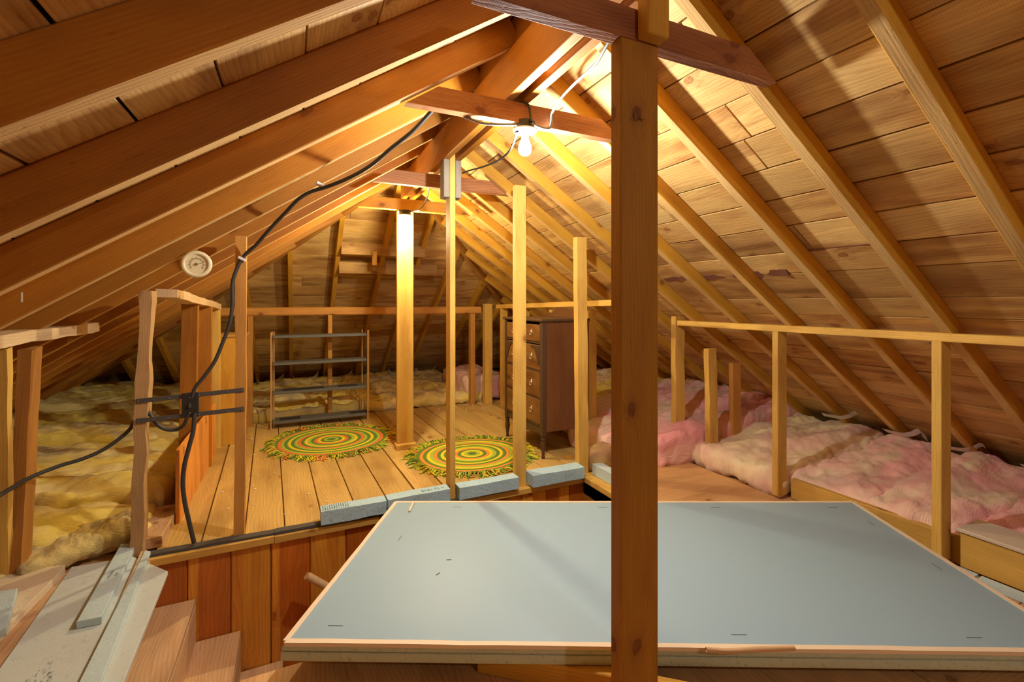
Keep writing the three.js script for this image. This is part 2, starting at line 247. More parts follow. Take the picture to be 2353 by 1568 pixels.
part('subfloor', boxAt(OX1, 5.0, -0.12, -0.024, OZ0 - 0.03, ZF, 0.002, 2), M.ply[0], floor);
part('subfloor', boxAt(FX0, OX1, -0.12, -0.024, OZ1, ZF, 0.002, 2), M.ply[0], floor);
part('plywood_sheet', boxAt(OX1 + 0.03, 2.93, -0.022, 0, -2.95, -0.9, 0.001, 0), M.ply[1], floor);
part('plywood_sheet', boxAt(-0.17, 1.1, -0.022, 0, OZ1, -0.2, 0.001, 2), M.ply[1], floor);
part('plywood_sheet', boxAt(1.104, OX1 + 0.026, -0.022, 0, OZ1, -0.2, 0.001, 2), M.ply[2], floor);
part('plywood_sheet', boxAt(OX1 + 0.03, 2.93, -0.022, 0, -0.896, 1.0, 0.001, 0), M.ply[2], floor);
part('landing_board', boxAt(-1.2, FX0, -0.022, 0, -2.96, 0.5, 0.002, 2), M.tread[1], floor);
// stairwell: vertical pine boards
const well = struct('wall_stairwell');
const seams = [-0.7, -0.508, -0.311, -0.118, 0.082, 0.28, 0.475, 0.67, 0.865, 1.06, 1.255, 1.45, 1.645, 1.84, 2.0];
for (let i = 0; i + 1 < seams.length; i++) part('pine_board', boxAt(seams[i] + 0.0015, seams[i + 1] - 0.0015, -2.5, -0.03, OZ0, OZ0 - 0.02, 0.006, 1), pick(M.pine), well);
for (let i = 0; i < 6; i++) part('pine_board', boxAt(OX1 + 0.02, OX1 + 0.04, -2.5, -0.1, OZ0 + i * 0.18 + 0.0015, OZ0 + (i + 1) * 0.18 - 0.0015, 0.006, 1), pick(M.pine), well);
part('lower_floor', boxAt(-0.8, 2.1, -2.56, -2.5, OZ0 - 0.1, OZ1 + 0.1, 0.002, 0), M.ply[2], well);
part('near_side', boxAt(FX0, OX1, -2.5, -0.03, OZ1 + 0.02, OZ1 + 0.06, 0.002, 0), M.pine[1], well);
const trim = struct('trim_1');
part('cap', boxAt(-0.69, -0.1, -0.034, 0.004, OZ0 + 0.018, OZ0 - 0.03, 0.002, 0), M.stud[1], trim);
part('cap', boxAt(-0.099, 0.47, -0.036, 0.003, OZ0 + 0.02, OZ0 - 0.03, 0.002, 0), M.stud[0], trim);
part('cap', boxAt(0.62, OX1, -0.034, 0.004, OZ0 + 0.018, OZ0 - 0.03, 0.002, 0), M.stud[2], trim);
const trim2 = struct('trim_2');
part('cap', boxAt(OX1 - 0.02, OX1 + 0.13, -0.02, 0.02, OZ0 - 0.02, OZ1, 0.002, 2), M.stud[3], trim2);
part('joist', boxAt(OX1, OX1 + 0.04, -0.22, -0.03, OZ0, OZ1, 0.002, 2), M.rafter[2], trim2);
// stairs
const stairs = group('staircase', 'brown wooden stairs descending under the pale blue panel', 'stairs');
for (let i = 0; i < 7; i++) { const x1 = -0.47 + i * 0.206, y = -0.25 - i * 0.2275; part('tread', boxAt(x1 - 0.225, x1, y - 0.035, y, OZ0 + 0.004, OZ1 - 0.005, 0.004, 2), M.tread[i % 3], stairs); part('riser', boxAt(x1 - 0.225, x1 - 0.205, y + 0.001, y + 0.19, OZ0 + 0.004, OZ1 - 0.005, 0.001, 2), M.tread[(i + 1) % 3], stairs); }
solo('handrail', (() => { const g = new THREE.CylinderGeometry(0.021, 0.021, 0.7, 18); g.rotateZ(Math.PI / 2); g.rotateY(0.05); g.rotateZ(-0.72); g.translate(0.325, -0.445, -2.855); return g; })(), M.pale[1], 'round pale handrail end poking out beside the blue panel', 'handrail');

// ---------------------------------------------------------------- stud wall behind the stairs
const sl = 'stud standing at the edge of the stair opening';
solo('stud', beam([-0.74, 0.0, -3.03], [-0.7, 1.37, -3.03], 0.085, 0.055, { up: [1, 0, 0], rough: 0.012, n: 26, s: 2.2 }), M.grey.clone(), 'wavy edged weathered stud carrying the left ends of the metal straps', 'stud');
scene.children[scene.children.length - 1].material.color.setRGB(0.54, 0.345, 0.15);
solo('stud', beam([-0.277, 0, -3.02], [-0.268, 1.68, -3.02], 0.07, 0.052, { up: [1, 0, 0], rough: 0.004, s: 5 }), M.studRed[2], 'reddish brown stud carrying the right ends of the metal straps', 'stud');
const s3 = group('stud', 'tall slender stud clamped between two grey cheek blocks at the girder', 'stud');
part('shaft', beam([0.945, 0, -2.985], [0.945, 2.4, -2.985], 0.09, 0.038, { up: [1, 0, 0] }), M.stud[1], s3);
part('cheek_block', boxAt(0.885, 0.925, 2.0, 2.249, -2.94, -3.03, 0.003, 1), M.grey, s3); part('cheek_block', boxAt(0.965, 1.005, 2.0, 2.249, -2.94, -3.03, 0.003, 1), M.grey, s3);
solo('stud', beam([1.455, 0, -2.985], [1.455, 2.14, -2.985], 0.05, 0.085, { up: [1, 0, 0] }), M.stud[3], 'light stud with saw marks standing before the drawers', 'stud');
solo('stud', beam([1.975, 0, -2.97], [1.955, 1.8, -2.97], 0.055, 0.085, { up: [1, 0, 0], rough: 0.004, s: 8 }), M.stud[2], 'rough knotty stud standing beside the end of the chest', 'stud');

// ---------------------------------------------------------------- knee walls
// right
solo('wall_plate', boxAt(2.945, 3.045, 1.112, 1.155, -2.99, 0.9, 0.003), M.stud[4], 'long light plate on top of the right knee wall studs', 'plate');
solo('stud', beam([2.995, 0.02, -3.03], [2.995, 1.19, -3.03], 0.055, 0.1, { up: [1, 0, 0], rough: 0.006, s: 3 }), M.stud[1], 'notched stud at the end of the right knee wall plate', 'stud');
for (const z of [-2.1, -1.225, -0.33]) solo('stud', beam([2.992, 0, z], [2.992, 1.112, z], 0.042, 0.094, { up: [1, 0, 0] }), M.stud[3], 'smooth light stud under the long right knee wall plate', 'stud', 'right knee wall studs');
solo('cripple_stud', beam([3.12, 0.05, -2.78], [3.1, 0.93, -2.78], 0.05, 0.09, { up: [1, 0, 0], rough: 0.007, s: 11 }), M.stud[2], 'split cracked short stud rising from the pink insulation', 'stud');
solo('cripple_stud', beam([3.45, 0.1, -2.83], [3.45, 0.79, -2.83], 0.045, 0.1, { up: [1, 0, 0] }), M.studRed[3], 'short brown stud with a round knot in the insulation', 'stud');
solo('rim_board', boxAt(3.05, 3.09, -0.02, 0.115, -2.06, 0.6, 0.003), M.stud[0], 'broad stained rim board behind the right knee wall studs', 'board');
solo('rim_board', boxAt(2.99, 3.045, 0, 0.17, -1.15, 0.6, 0.003), M.stud[1], 'rim board under the whitish board beside the blue strips', 'board');
solo('white_board', boxAt(2.98, 3.2, 0.172, 0.19, -1.16, 0.5, 0.003), M.white.clone(), 'whitish board lying on the rim board by the pink insulation', 'board');
scene.children[scene.children.length - 1].material.color.setRGB(0.66, 0.57, 0.44);
// back inner knee wall, right inner knee wall, corner post
solo('corner_post', boxAt(2.22, 2.32, 0, 1.29, -5.55, -5.65, 0.004), M.stud[1], 'corner post where the two inner knee walls meet', 'post');
solo('wall_plate', boxAt(-0.75, 2.2, 1.165, 1.255, -5.62, -5.665, 0.012), M.studRed[3], 'round edged rail across the back knee wall studs', 'plate');
for (const [x, w] of [[-0.42, 0.05], [0.365, 0.045], [2.07, 0.06]]) solo('stud', boxAt(x - w / 2, x + w / 2, 0, 1.165, -5.6, -5.68, 0.003), M.studRed[2], 'thin stud under the rail of the back knee wall', 'stud', 'back knee wall studs');
solo('wall_plate', beam([2.39, 1.255, -5.5], [2.39, 1.31, -2.85], 0.095, 0.05), M.stud[4], 'yellowish plate of the inner knee wall behind the chest', 'plate');
for (const z of [-5.35, -4.75, -4.1, -3.45]) solo('stud', boxAt(2.345, 2.435, 0, 1.235, z - 0.022, z + 0.022, 0.003), M.stud[0], 'stud of the inner knee wall behind the chest', 'stud', 'inner knee wall studs');
// left outer
solo('wall_plate', beam([-1.08, 1.15, -1.3], [-1.08, 1.165, -3.48], 0.1, 0.05, { rough: 0.006, n: 20, s: 14 }), M.pale[0], 'rough pale plate resting on the left knee wall studs', 'plate');
for (const z of [-2.98, -1.9]) solo('stud', beam([z < -2 ? -1.25 : -1.1, 0, z], [-1.1, 1.13, z < -2 ? -2.6 : z], 0.045, 0.09, { up: [1, 0, 0], rough: 0.004, s: 17 }), M.stud[3], 'light splintered stud under the rough left plate', 'stud', 'left outer studs');
solo('stud', beam([-1.185, 0, -3.0], [-1.1, 1.1, -2.88], 0.1, 0.048, { up: [1, 0, 0], rough: 0.003, s: 21 }), M.studRed[0], 'thick brown stud pierced by the black cable', 'stud');
// left inner
solo('wall_plate', beam([-0.65, 1.362, -3.19], [-0.65, 1.268, -4.95], 0.1, 0.05, { rough: 0.006, n: 16, s: 23 }), M.pale[1], 'tilted plate with dark end grain over the left inner studs', 'plate');
solo('stud', beam([-0.69, 0, -3.97], [-0.665, 1.31, -3.95], 0.045, 0.1, { up: [1, 0, 0] }), M.rafter[3], 'orange stud of the left inner wall behind the switch', 'stud');
solo('stud', beam([-0.65, 0, -4.4], [-0.645, 1.28, -4.4], 0.045, 0.1, { up: [1, 0, 0] }), M.rafter[4], 'orange stud of the left inner wall beside the standing box', 'stud');
solo('stud', beam([-0.65, 0, -4.9], [-0.65, 1.26, -4.9], 0.045, 0.1, { up: [1, 0, 0] }), M.stud[3], 'yellowish stud at the far end of the tilted plate', 'stud');
solo('strand_board', boxAt(-0.635, -0.615, 0, 0.435, -4.745, -3.33, 0.001, 1), M.ply[0].clone(), 'orange strip of sheet board standing on edge along the plank floor', 'board');
scene.children[scene.children.length - 1].material.color.setRGB(0.95, 0.42, 0.08);
solo('lumber_block', boxAt(-0.78, -0.64, -0.0, 0.06, -3.05, -3.5, 0.003), M.tread[0], 'short board on the floor beside the wavy edged stud', 'block');

// ---------------------------------------------------------------- hip end details
for (const [y0, y1, z, x1, lab] of [[1.83, 1.96, -5.32, 1.38, 'upper short board nailed across the back slope rafters'], [1.64, 1.77, -5.6, 1.6, 'lower short board nailed across the back slope rafters']]) solo('cross_board', boxAt(0.46, x1, y0, y1, z, z - 0.03, 0.003, 0), M.sheathOld[0], lab, 'board');
for (const [x, y] of [[0.78, 1.72], [1.12, 1.7]]) solo('hanging_block', boxAt(x, x + 0.05, y, y + 0.15, -5.3, -5.345, 0.003), M.stud[1], 'small block hanging between the cross boards of the back slope', 'block', 'hanging blocks');
function baffle(x, z, w, ry, lab, grp) {
  const s = new THREE.Shape([[0, 0.1], [0.09 * w, 0], [0.72 * w, 0], [w, 0.12], [w, 0.126], [0.715 * w, 0.006], [0.095 * w, 0.006], [0, 0.106]].map((p) => new THREE.Vector2(...p)));
  const g = new THREE.ExtrudeGeometry(s, { depth: 0.35, bevelEnabled: false }); g.translate(0, 0, -0.35); g.rotateX(-0.588); g.rotateY(ry); g.translate(x, 0.14, z); g.computeVertexNormals(); return solo('vent_baffle', g, M.white, lab, 'baffle', grp);
}
for (const x of [-2.35, -1.35, -0.5, -0.02, 0.48, 1.4, 1.85]) baffle(x, -7.7, 0.36, 0, 'white folded vent baffle at the back eave between rafters', 'back eave baffles');

// ---------------------------------------------------------------- insulation
function insMat(bumpAmp) { return std({ vertexColors: true, roughness: 1, bumpMap: fluff, bumpScale: bumpAmp }); }
const fluff = tex(512, 512, (u, v) => { const a = fv(u, v, 6, 24, 5, 91), b = fv(u + 0.12 * a, v, 24, 120, 3, 95); const k = 0.5 * a + 0.5 * b; return [k, k, k]; }, false); fluff.repeat.set(2.5, 2.5);
const insM = insMat(0.006);
function batt(name, [x0, x1], [y0, y1], [z0, z1], cols, label, grp, o = {}) {
  const lx = x1 - x0, ly = y1 - y0, lz = z1 - z0, n = (l) => Math.max(4, Math.min(90, Math.round(l / 0.022)));
  let g = new THREE.BoxGeometry(lx, ly, lz, n(lx), Math.max(4, Math.round(ly / 0.03)), n(lz)); const p = g.attributes.position, s = rnd() * 50, R = Math.min(0.06, ly * 0.45), amp = o.amp ?? 0.035, col = new Float32Array(p.count * 3);
  for (let i = 0; i < p.count; i++) {
    let x = p.getX(i), y = p.getY(i), z = p.getZ(i);
    const hx = lx / 2 - R, hy = ly / 2 - R, hz = lz / 2 - R, cx = Math.max(-hx, Math.min(hx, x)), cy = Math.max(-hy, Math.min(hy, y)), cz = Math.max(-hz, Math.min(hz, z));
    let dx = x - cx, dy = y - cy, dz = z - cz, l = Math.hypot(dx, dy, dz) || 1; dx /= l; dy /= l; dz /= l; x = cx + dx * R; y = cy + dy * R; z = cz + dz * R;
    const X = x + s, Z = z + s * 0.7, Y = y * 1.5;
    const e = amp * (fbm3(X * 1.5, Y * 1.2, Z * 2.8, 3) * 0.7 + 0.5 * fbm3(X * 4.2 + 3, Y * 4, Z * 8, 4) + 0.2 * fbm3(X * 15, Y * 14, Z * 24, 3));
    p.setXYZ(i, x + dx * e * 0.8, y + dy * e + (o.tilt || 0) * (o.tilt > 0 ? x + lx / 2 : x - lx / 2) * (y + ly / 2) / ly, z + dz * e * 0.8);
    const a = fbm3(X * 1.6 + 20, Y * 3, Z * 3.2, 4), b = fbm3(X * 5 + 3, Y * 6, Z * 12 + 5, 4), w = Math.max(0, Math.min(1, 0.5 + 1.1 * a + 0.35 * b)), q = Math.max(0, Math.min(1, 2.2 * (fbm3(X * 2.3 + 40, Y * 2, Z * 4 + 8, 4) - 0.18)));
    for (let k = 0; k < 3; k++) col[i * 3 + k] = (cols[0][k] * (1 - w) + cols[1][k] * w) * (1 - q) + cols[2][k] * q;
  }
  g.setAttribute('color', new THREE.BufferAttribute(col, 3)); g.translate((x0 + x1) / 2, (y0 + y1) / 2, (z0 + z1) / 2); g = boxUV(g, 0); g.deleteAttribute('normal');
  { const t = g.attributes.uv; for (let i = 0; i < t.count; i++) { /* metres */ } }
  g = toCreasedNormals(g, 1.4); return solo(name, g, insM, label, 'insulation', grp);
}
const YEL = [[0.82, 0.64, 0.12], [0.78, 0.64, 0.28], [0.48, 0.38, 0.21]], PNK = [[0.86, 0.44, 0.42], [0.86, 0.62, 0.50], [0.80, 0.64, 0.46]], CRM = [[0.84, 0.70, 0.46], [0.80, 0.52, 0.42], [0.78, 0.66, 0.38]], PK2 = [[0.84, 0.36, 0.37], [0.84, 0.52, 0.46], [0.56, 0.36, 0.30]];
for (let i = 0; i < 11; i++) { const z = -3.1 - i * 0.44; batt('insulation_batt', [-2.5, -0.74], [-0.03, 0.09 + rr(0, 0.05) - (i > 6 ? 0.0 : 0)], [z - 0.45, z], YEL, 'dusty yellow insulation batt lying between joists beyond the left wall', 'left yellow batts', { amp: 0.06, tilt: -0.1 }); }
batt('insulation_batt', [-2.6, -1.2], [-0.03, 0.06], [-3.1, -2.2], YEL, 'yellow insulation batt under the left plate beside the foam boards', null, { amp: 0.05 });
{ const b = batt('insulation_roll', [-0.62, 0.62], [0, 0.15], [-0.16, 0.16], [[0.68, 0.55, 0.2], [0.6, 0.47, 0.22], [0.3, 0.24, 0.15]], 'torn yellow insulation strip lying across the ends of the foam boards', null, { amp: 0.05 }); b.scale.set(0.40, 0.75, 0.8); b.rotation.y = 0.55; b.rotation.z = 0.1; b.position.set(-1.0, 0.0, -3.14); }
for (let i = 0; i < 6; i++) { const x = -0.72 + i * 0.49; batt('insulation_batt', [x - 0.05, x + 0.54], [-0.02, 0.10 + rr(0, 0.03)], [-8.1, -5.74], YEL, 'yellow insulation batt behind the back knee wall', 'back yellow batts', { amp: 0.085 }); }
batt('insulation_batt', [2.05, 2.62], [0, 0.33], [-6.9, -5.8], PNK, 'crumpled pink insulation heaped behind the corner post', null, { amp: 0.06 });
batt('insulation_batt', [2.5, 4.3], [0, 0.30], [-6.2, -5.3], PNK, 'pink insulation batt behind the corner of the inner knee wall', null, { amp: 0.06 });
for (const [z0, z1, x0, y1, c, lab] of [[-5.3, -4.75, 2.45, 0.25, CRM, 'cream insulation batt behind the chest near the corner'], [-4.75, -4.2, 2.45, 0.2, YEL, 'yellowish insulation batt behind the chest'], [-4.2, -3.65, 2.45, 0.25, PNK, 'pink insulation batt behind the far side of the chest'], [-3.65, -3.12, 2.28, 0.24, PNK, 'pink insulation batt beside the back corner of the chest'], [-3.1, -2.86, 2.62, 0.22, PK2, 'rounded pink insulation end beside the notched stud'], [-2.86, -2.12, 2.96, 0.14, CRM, 'cream topped insulation batt beside the plywood floor'], [-2.1, -1.6, 3.08, 0.13, PNK, 'pink insulation batt behind the stained rim board'], [-1.6, -1.18, 3.08, 0.14, PNK, 'pink insulation batt behind the second knee wall stud'], [-1.16, -0.66, 3.2, 0.16, PK2, 'deep pink insulation batt beside the whitish board'], [-0.66, -0.1, 3.2, 0.16, PK2, 'deep pink insulation batt past the whitish board']]) batt('insulation_batt', [x0, 4.36], [-0.02, y1], [z0 - 0.035, z1 + 0.03], c, lab, null, { amp: 0.055, tilt: 0.1 });
{ const b = batt('faced_insulation', [-0.16, 0.16], [0, 0.17], [-0.1, 0.1], [[0.42, 0.25, 0.12], [0.38, 0.22, 0.1], [0.55, 0.42, 0.1]], 'scrap of brown paper faced insulation with a yellow torn end', null, { amp: 0.03 }); b.position.set(2.2, 0.0, -3.02); b.rotation.y = 0.4; }

// ---------------------------------------------------------------- foam
const foamPrint = tex(256, 256, (u, v) => { const k = 0.94 + 0.08 * fv(u, v, 5, 5, 4, 7) - (fv(u, v, 40, 40, 2, 9) > 0.8 ? 0.06 : 0); const d = 0.14 * Math.max(0, fv(u, v, 3, 4, 4, 13) - 0.5); return [k - d * 0.2, k - d * 0.5, k - d * 1.1]; });
const crumb = tex(256, 256, (u, v) => { const k = 0.5 + 0.5 * (fv(u, v, 12, 12, 4, 23) - 0.5) - (fv(u, v, 30, 20, 2, 27) > 0.72 ? 0.35 : 0); return [k, k, k]; }, false);
foamPrint.repeat.set(1.4, 1.4); crumb.repeat.set(5, 5);
const foamBlue = std({ color: [0.44, 0.66, 0.78], map: foamPrint, bumpMap: crumb, bumpScale: 0.004, roughness: 0.8 }), foamPale = std({ color: [0.62, 0.70, 0.68], map: foamPrint, bumpMap: crumb, bumpScale: 0.0008, roughness: 0.55 }), foamTan = std({ color: [0.74, 0.62, 0.44], map: foamPrint, bumpMap: crumb, bumpScale: 0.002, roughness: 0.8 }), foamStrip = std({ color: [0.56, 0.72, 0.76], map: foamPrint, bumpMap: crumb, bumpScale: 0.002, roughness: 0.7 });
function foamBlock(x0, x1, y0, y1, z0, z1, ry, label, mat = foamBlue) { const g = roughBox(x1 - x0, y1 - y0, Math.abs(z1 - z0), 0.0035, 24, rnd() * 30), m = solo('foam_block', g, mat, label, 'foam block'); m.position.set((x0 + x1) / 2, (y0 + y1) / 2, (z0 + z1) / 2); m.rotation.y = ry; return m; }
const fb1 = foamBlock(0.14, 0.51, 0.022, 0.1, -2.895, -2.985, 0.0, 'blue foam block with small printed text lines on the trim');
const fb2 = foamBlock(0.52, 0.915, 0.022, 0.1, -2.9, -2.99, 0.01, 'blue foam block with large printed outline characters');
foamBlock(0.975, 1.405, 0.02, 0.1, -2.89, -2.985, 0, 'plain blue foam block between the slender stud and the saw marked stud');
foamBlock(1.505, 1.93, 0.02, 0.1, -2.87, -2.985, 0, 'blue foam block before the rough knotty stud');
foamBlock(2.02, 2.1, 0.02, 0.1, -2.9, -2.5, 0.0, 'pale blue foam block on the side trim of the opening', foamStrip);
solo('gasket', beam([-0.68, 0.012, -2.965], [-0.1, 0.01, -2.955], 0.05, 0.014, { rough: 0.003, n: 20 }), M.rubber, 'dark flat gasket strip on the trim below the switch', 'gasket');
solo('gasket', beam([-0.1, 0.012, -2.95], [1.0, 0.01, -2.945], 0.05, 0.014, { rough: 0.003, n: 24 }), M.rubber, 'dark flat gasket strip running under the blue foam blocks', 'gasket');
foamBlock(2.86, 2.935, 0.0, 0.02, -1.46, -1.06, 0, 'short pale blue foam strip at the foot of a right stud', foamStrip);
foamBlock(2.87, 2.94, 0.0, 0.02, -1.05, -0.2, 0, 'long pale blue foam strip along the right rim board', foamStrip);
// foam boards on the landing
function foamBoard(name, pts, y, t, mat, label) { const s = new THREE.Shape(pts.map(([x, z]) => new THREE.Vector2(x, -z))); const g = new THREE.ExtrudeGeometry(s, { depth: t - 0.004, bevelEnabled: true, bevelThickness: 0.002, bevelSize: 0.002, bevelSegments: 1 }); g.rotateX(-Math.PI / 2); g.translate(0, y + 0.002, 0); const r = boxUV(g, 2); r.computeVertexNormals(); return solo(name, r, mat, label, 'foam board'); }
const wide = foamBoard('foam_board', [[-0.98, -2.96], [-0.74, -2.95], [-0.55, -2.72], [-0.515, -1.6], [-0.9, -1.6], [-0.935, -2.2]], 0.001, 0.02, foamPale, 'wide pale foam board lying flat at the head of the stairs');
foamBoard('foam_board', [[-0.69, -2.95], [-0.665, -2.93], [-0.555, -1.6], [-0.63, -1.6]], 0.022, 0.02, foamStrip, 'narrow pale foam strip lying on the wide foam board');
solo('batten', beam([-0.705, 0.03, -2.96], [-0.61, 0.03, -1.7], 0.012, 0.016), M.pale[0], 'thin wooden batten edging the narrow foam strip', 'batten');
const noted = foamBoard('foam_board', [[-0.815, -3.05], [-0.75, -3.045], [-0.7, -2.385], [-0.775, -2.39]], 0.022, 0.03, foamStrip, 'narrow blue edged foam piece with handwritten words');
foamBoard('foam_board', [[-1.25, -2.98], [-1.0, -2.94], [-0.995, -2.87], [-1.02, -2.4], [-1.28, -2.4]], 0.012, 0.035, foamTan, 'dusty tan foam board with a crumbly white edge');
foamBoard('foam_board', [[-1.25, -2.72], [-1.08, -2.715], [-0.985, -2.4], [-1.2, -2.36]], 0.05, 0.03, foamStrip, 'small pale blue foam offcut lying on the tan board');
solo('floor_board', boxAt(-1.02, -0.92, 0.0, 0.012, -2.93, -1.6, 0.002), M.tread[2], 'bare brown board showing between the foam boards', 'board');

// ---------------------------------------------------------------- insulated hatch panel
const hp = group('hatch_panel', 'large pale blue foam panel lying across the stair opening', 'panel');
const PA = [0.524, -2.74], PB = [2.945, -1.605], PC = [2.40, -0.575], PD = [-0.042, -1.769];
const panelTex = tex(512, 512, (u, v) => { const l = 0.985 + 0.025 * fv(u, v, 2, 180, 2, 51) + 0.02 * fv(u, v, 4, 4, 3, 53), s = (fv(u, v, 90, 16, 2, 57) > 0.86) ? 0.03 : 0; return [l + s, l + s, l + s]; }); panelTex.repeat.set(0.8, 0.8);
const panelFilm = new THREE.MeshPhysicalMaterial({ map: panelTex, roughness: 0.5, specularIntensity: 0.8 }); panelFilm.color.setRGB(0.33, 0.49, 0.60);
const foamEdge = std({ color: [0.52, 0.60, 0.47], map: foamPrint, bumpMap: crumb, bumpScale: 0.003, roughness: 0.75 });
const stripM = std({ color: [0.80, 0.66, 0.48], roughness: 0.6 });
const inset = (k) => { const c = [(PA[0] + PB[0] + PC[0] + PD[0]) / 4, (PA[1] + PB[1] + PC[1] + PD[1]) / 4]; return [PA, PB, PC, PD].map(([x, z]) => { const dx = x - c[0], dz = z - c[1], l = Math.hypot(dx, dz); return [x - dx / l * k, z - dz / l * k]; }); };
function plate(pts, y, t, b = 0.003) { const s = new THREE.Shape(pts.map(([x, z]) => new THREE.Vector2(x, -z))); const g = new THREE.ExtrudeGeometry(s, { depth: t - 2 * b, bevelEnabled: true, bevelThickness: b, bevelSize: b, bevelOffset: -b, bevelSegments: 2 }); g.rotateX(-Math.PI / 2); g.translate(0, y + b, 0); const r = boxUV(g, 0); return toCreasedNormals(r, 0.6); }
part('foam_core', plate([PA, PB, PC, PD], 0.086, 0.034, 0.006), foamEdge, hp);
part('foam_core', plate(inset(0.004), 0.12, 0.022, 0.006), foamEdge, hp);
part('top_sheet', plate(inset(0.012), 0.142, 0.010, 0.001), panelFilm, hp);
{ const Q = inset(0.016), e = [[0, 1], [1, 2], [2, 3], [3, 0]]; for (const [a, b] of e) part('edge_strip', beam([Q[a][0], 0.148, Q[a][1]], [Q[b][0], 0.148, Q[b][1]], 0.02, 0.013, { rough: 0.0015, n: 40 }), stripM, hp);
  const q = (s, t) => { const a = [Q[0][0] + (Q[1][0] - Q[0][0]) * s, Q[0][1] + (Q[1][1] - Q[0][1]) * s], b = [Q[3][0] + (Q[2][0] - Q[3][0]) * s, Q[3][1] + (Q[2][1] - Q[3][1]) * s]; return [a[0] + (b[0] - a[0]) * t, a[1] + (b[1] - a[1]) * t]; };
  for (const [s, t, al] of [[0.13, 0.06, 0], [0.44, 0.06, 0], [0.68, 0.06, 0], [0.93, 0.06, 0], [0.97, 0.2, 1], [0.97, 0.55, 1], [0.06, 0.35, 1], [0.04, 0.93, 0], [0.57, 0.95, 0], [0.87, 0.95, 0]]) { const a = q(s, t), b = al ? q(s, t + 0.045) : q(s + 0.02, t); part('marker_line', beam([a[0], 0.1522, a[1]], [b[0], 0.1522, b[1]], 0.0022, 0.0008, { c: 0.0001 }), M.ink, hp); } }
for (const [x, z, a] of [[0.62, -2.02, 0.4], [0.545, -1.925, -0.5]]) part('scuff', beam([x, 0.1521, z], [x + 0.022 * Math.cos(a), 0.1521, z + 0.022 * Math.sin(a)], 0.006, 0.0006, { c: 0.0001 }), M.dark, hp);
solo('wood_stick', tube([[1.23, 0.164, -1.12], [1.29, 0.164, -1.085], [1.38, 0.165, -1.05], [1.5, 0.165, -1.0]], 0.0085, 24, 6), M.tread[2], 'thin bent wooden stick lying on the front edge of the panel', 'stick');
solo('wood_stick', beam([0.575, 0.158, -2.565], [0.625, 0.158, -2.675], 0.014, 0.01), stripM, 'short cream strip lying across the far edge of the panel', 'stick');
solo('lumber_runner', beam([0.60, 0.043, -1.56], [1.25, 0.043, -1.01], 0.045, 0.085), M.rafterR[3], 'orange lumber piece under the front edge of the panel', 'lumber');
solo('lumber_runner', boxAt(2.2, 2.24, 0, 0.085, -1.9, -0.95, 0.003), M.rafterR[2], 'lumber piece under the right end of the panel', 'lumber');

// ---------------------------------------------------------------- lamps
function lamp(name, L, label, bright) {
  const g = group(name, label, 'lamp'), [x, y, z] = L.at; g.position.set(x, y, z);
  const bulbM = new THREE.MeshStandardMaterial({ roughness: 0.5 }); bulbM.color.setRGB(1, 1, 1); bulbM.emissive.setRGB(L.color[0], L.color[1] * 0.5 + 0.5, L.color[2] * 0.5 + 0.5); bulbM.emissiveIntensity = bright;
  part('bulb', lathe([[0.0, -0.045], [0.012, -0.0435], [0.022, -0.038], [0.029, -0.027], [0.0315, -0.012], [0.0295, 0.002], [0.024, 0.016], [0.019, 0.028], [0.0165, 0.04], [0.0155, 0.048]], 28), bulbM, g);
  part('bulb_collar', lathe([[0.0165, 0.04], [0.018, 0.045], [0.018, 0.055], [0.014, 0.062], [0, 0.062]], 24), M.porcelain, g);
  part('lampholder', lathe([[0.0, 0.052], [0.02, 0.052], [0.026, 0.056], [0.028, 0.064], [0.05, 0.066], [0.057, 0.071], [0.057, 0.077], [0, 0.078]], 32), M.porcelain, g);
  part('junction_box', (() => { const c = new THREE.CylinderGeometry(0.05, 0.05, 0.036, 8); c.rotateY(Math.PI / 8); c.translate(0, 0.096, 0); return c.toNonIndexed(); })(), M.plateMetal, g);
  const p = new THREE.PointLight(0xffffff, L.power, 0, 2); p.color.setRGB(...L.color); p.castShadow = true; p.shadow.radius = 1.4; p.name = name + '_glow'; p.position.set(0, -0.008, 0); g.add(p); return g;
}
lamp('ceiling_lamp', LAMP_NEAR, 'white glowing bulb in a porcelain holder under the reddish collar tie', 6);
lamp('ceiling_lamp', LAMP_BACK, 'third bulb hanging behind the photographer', 6);
const lf = lamp('ceiling_lamp', LAMP_FAR, 'warm glowing bulb in a porcelain holder before the pale far post', 5);
part('pull_chain', tube([[0.045, 0.06, 0], [0.045, -0.05, 0], [0.045, -0.25, 0]], 0.0015, 4, 5), M.brass, lf);

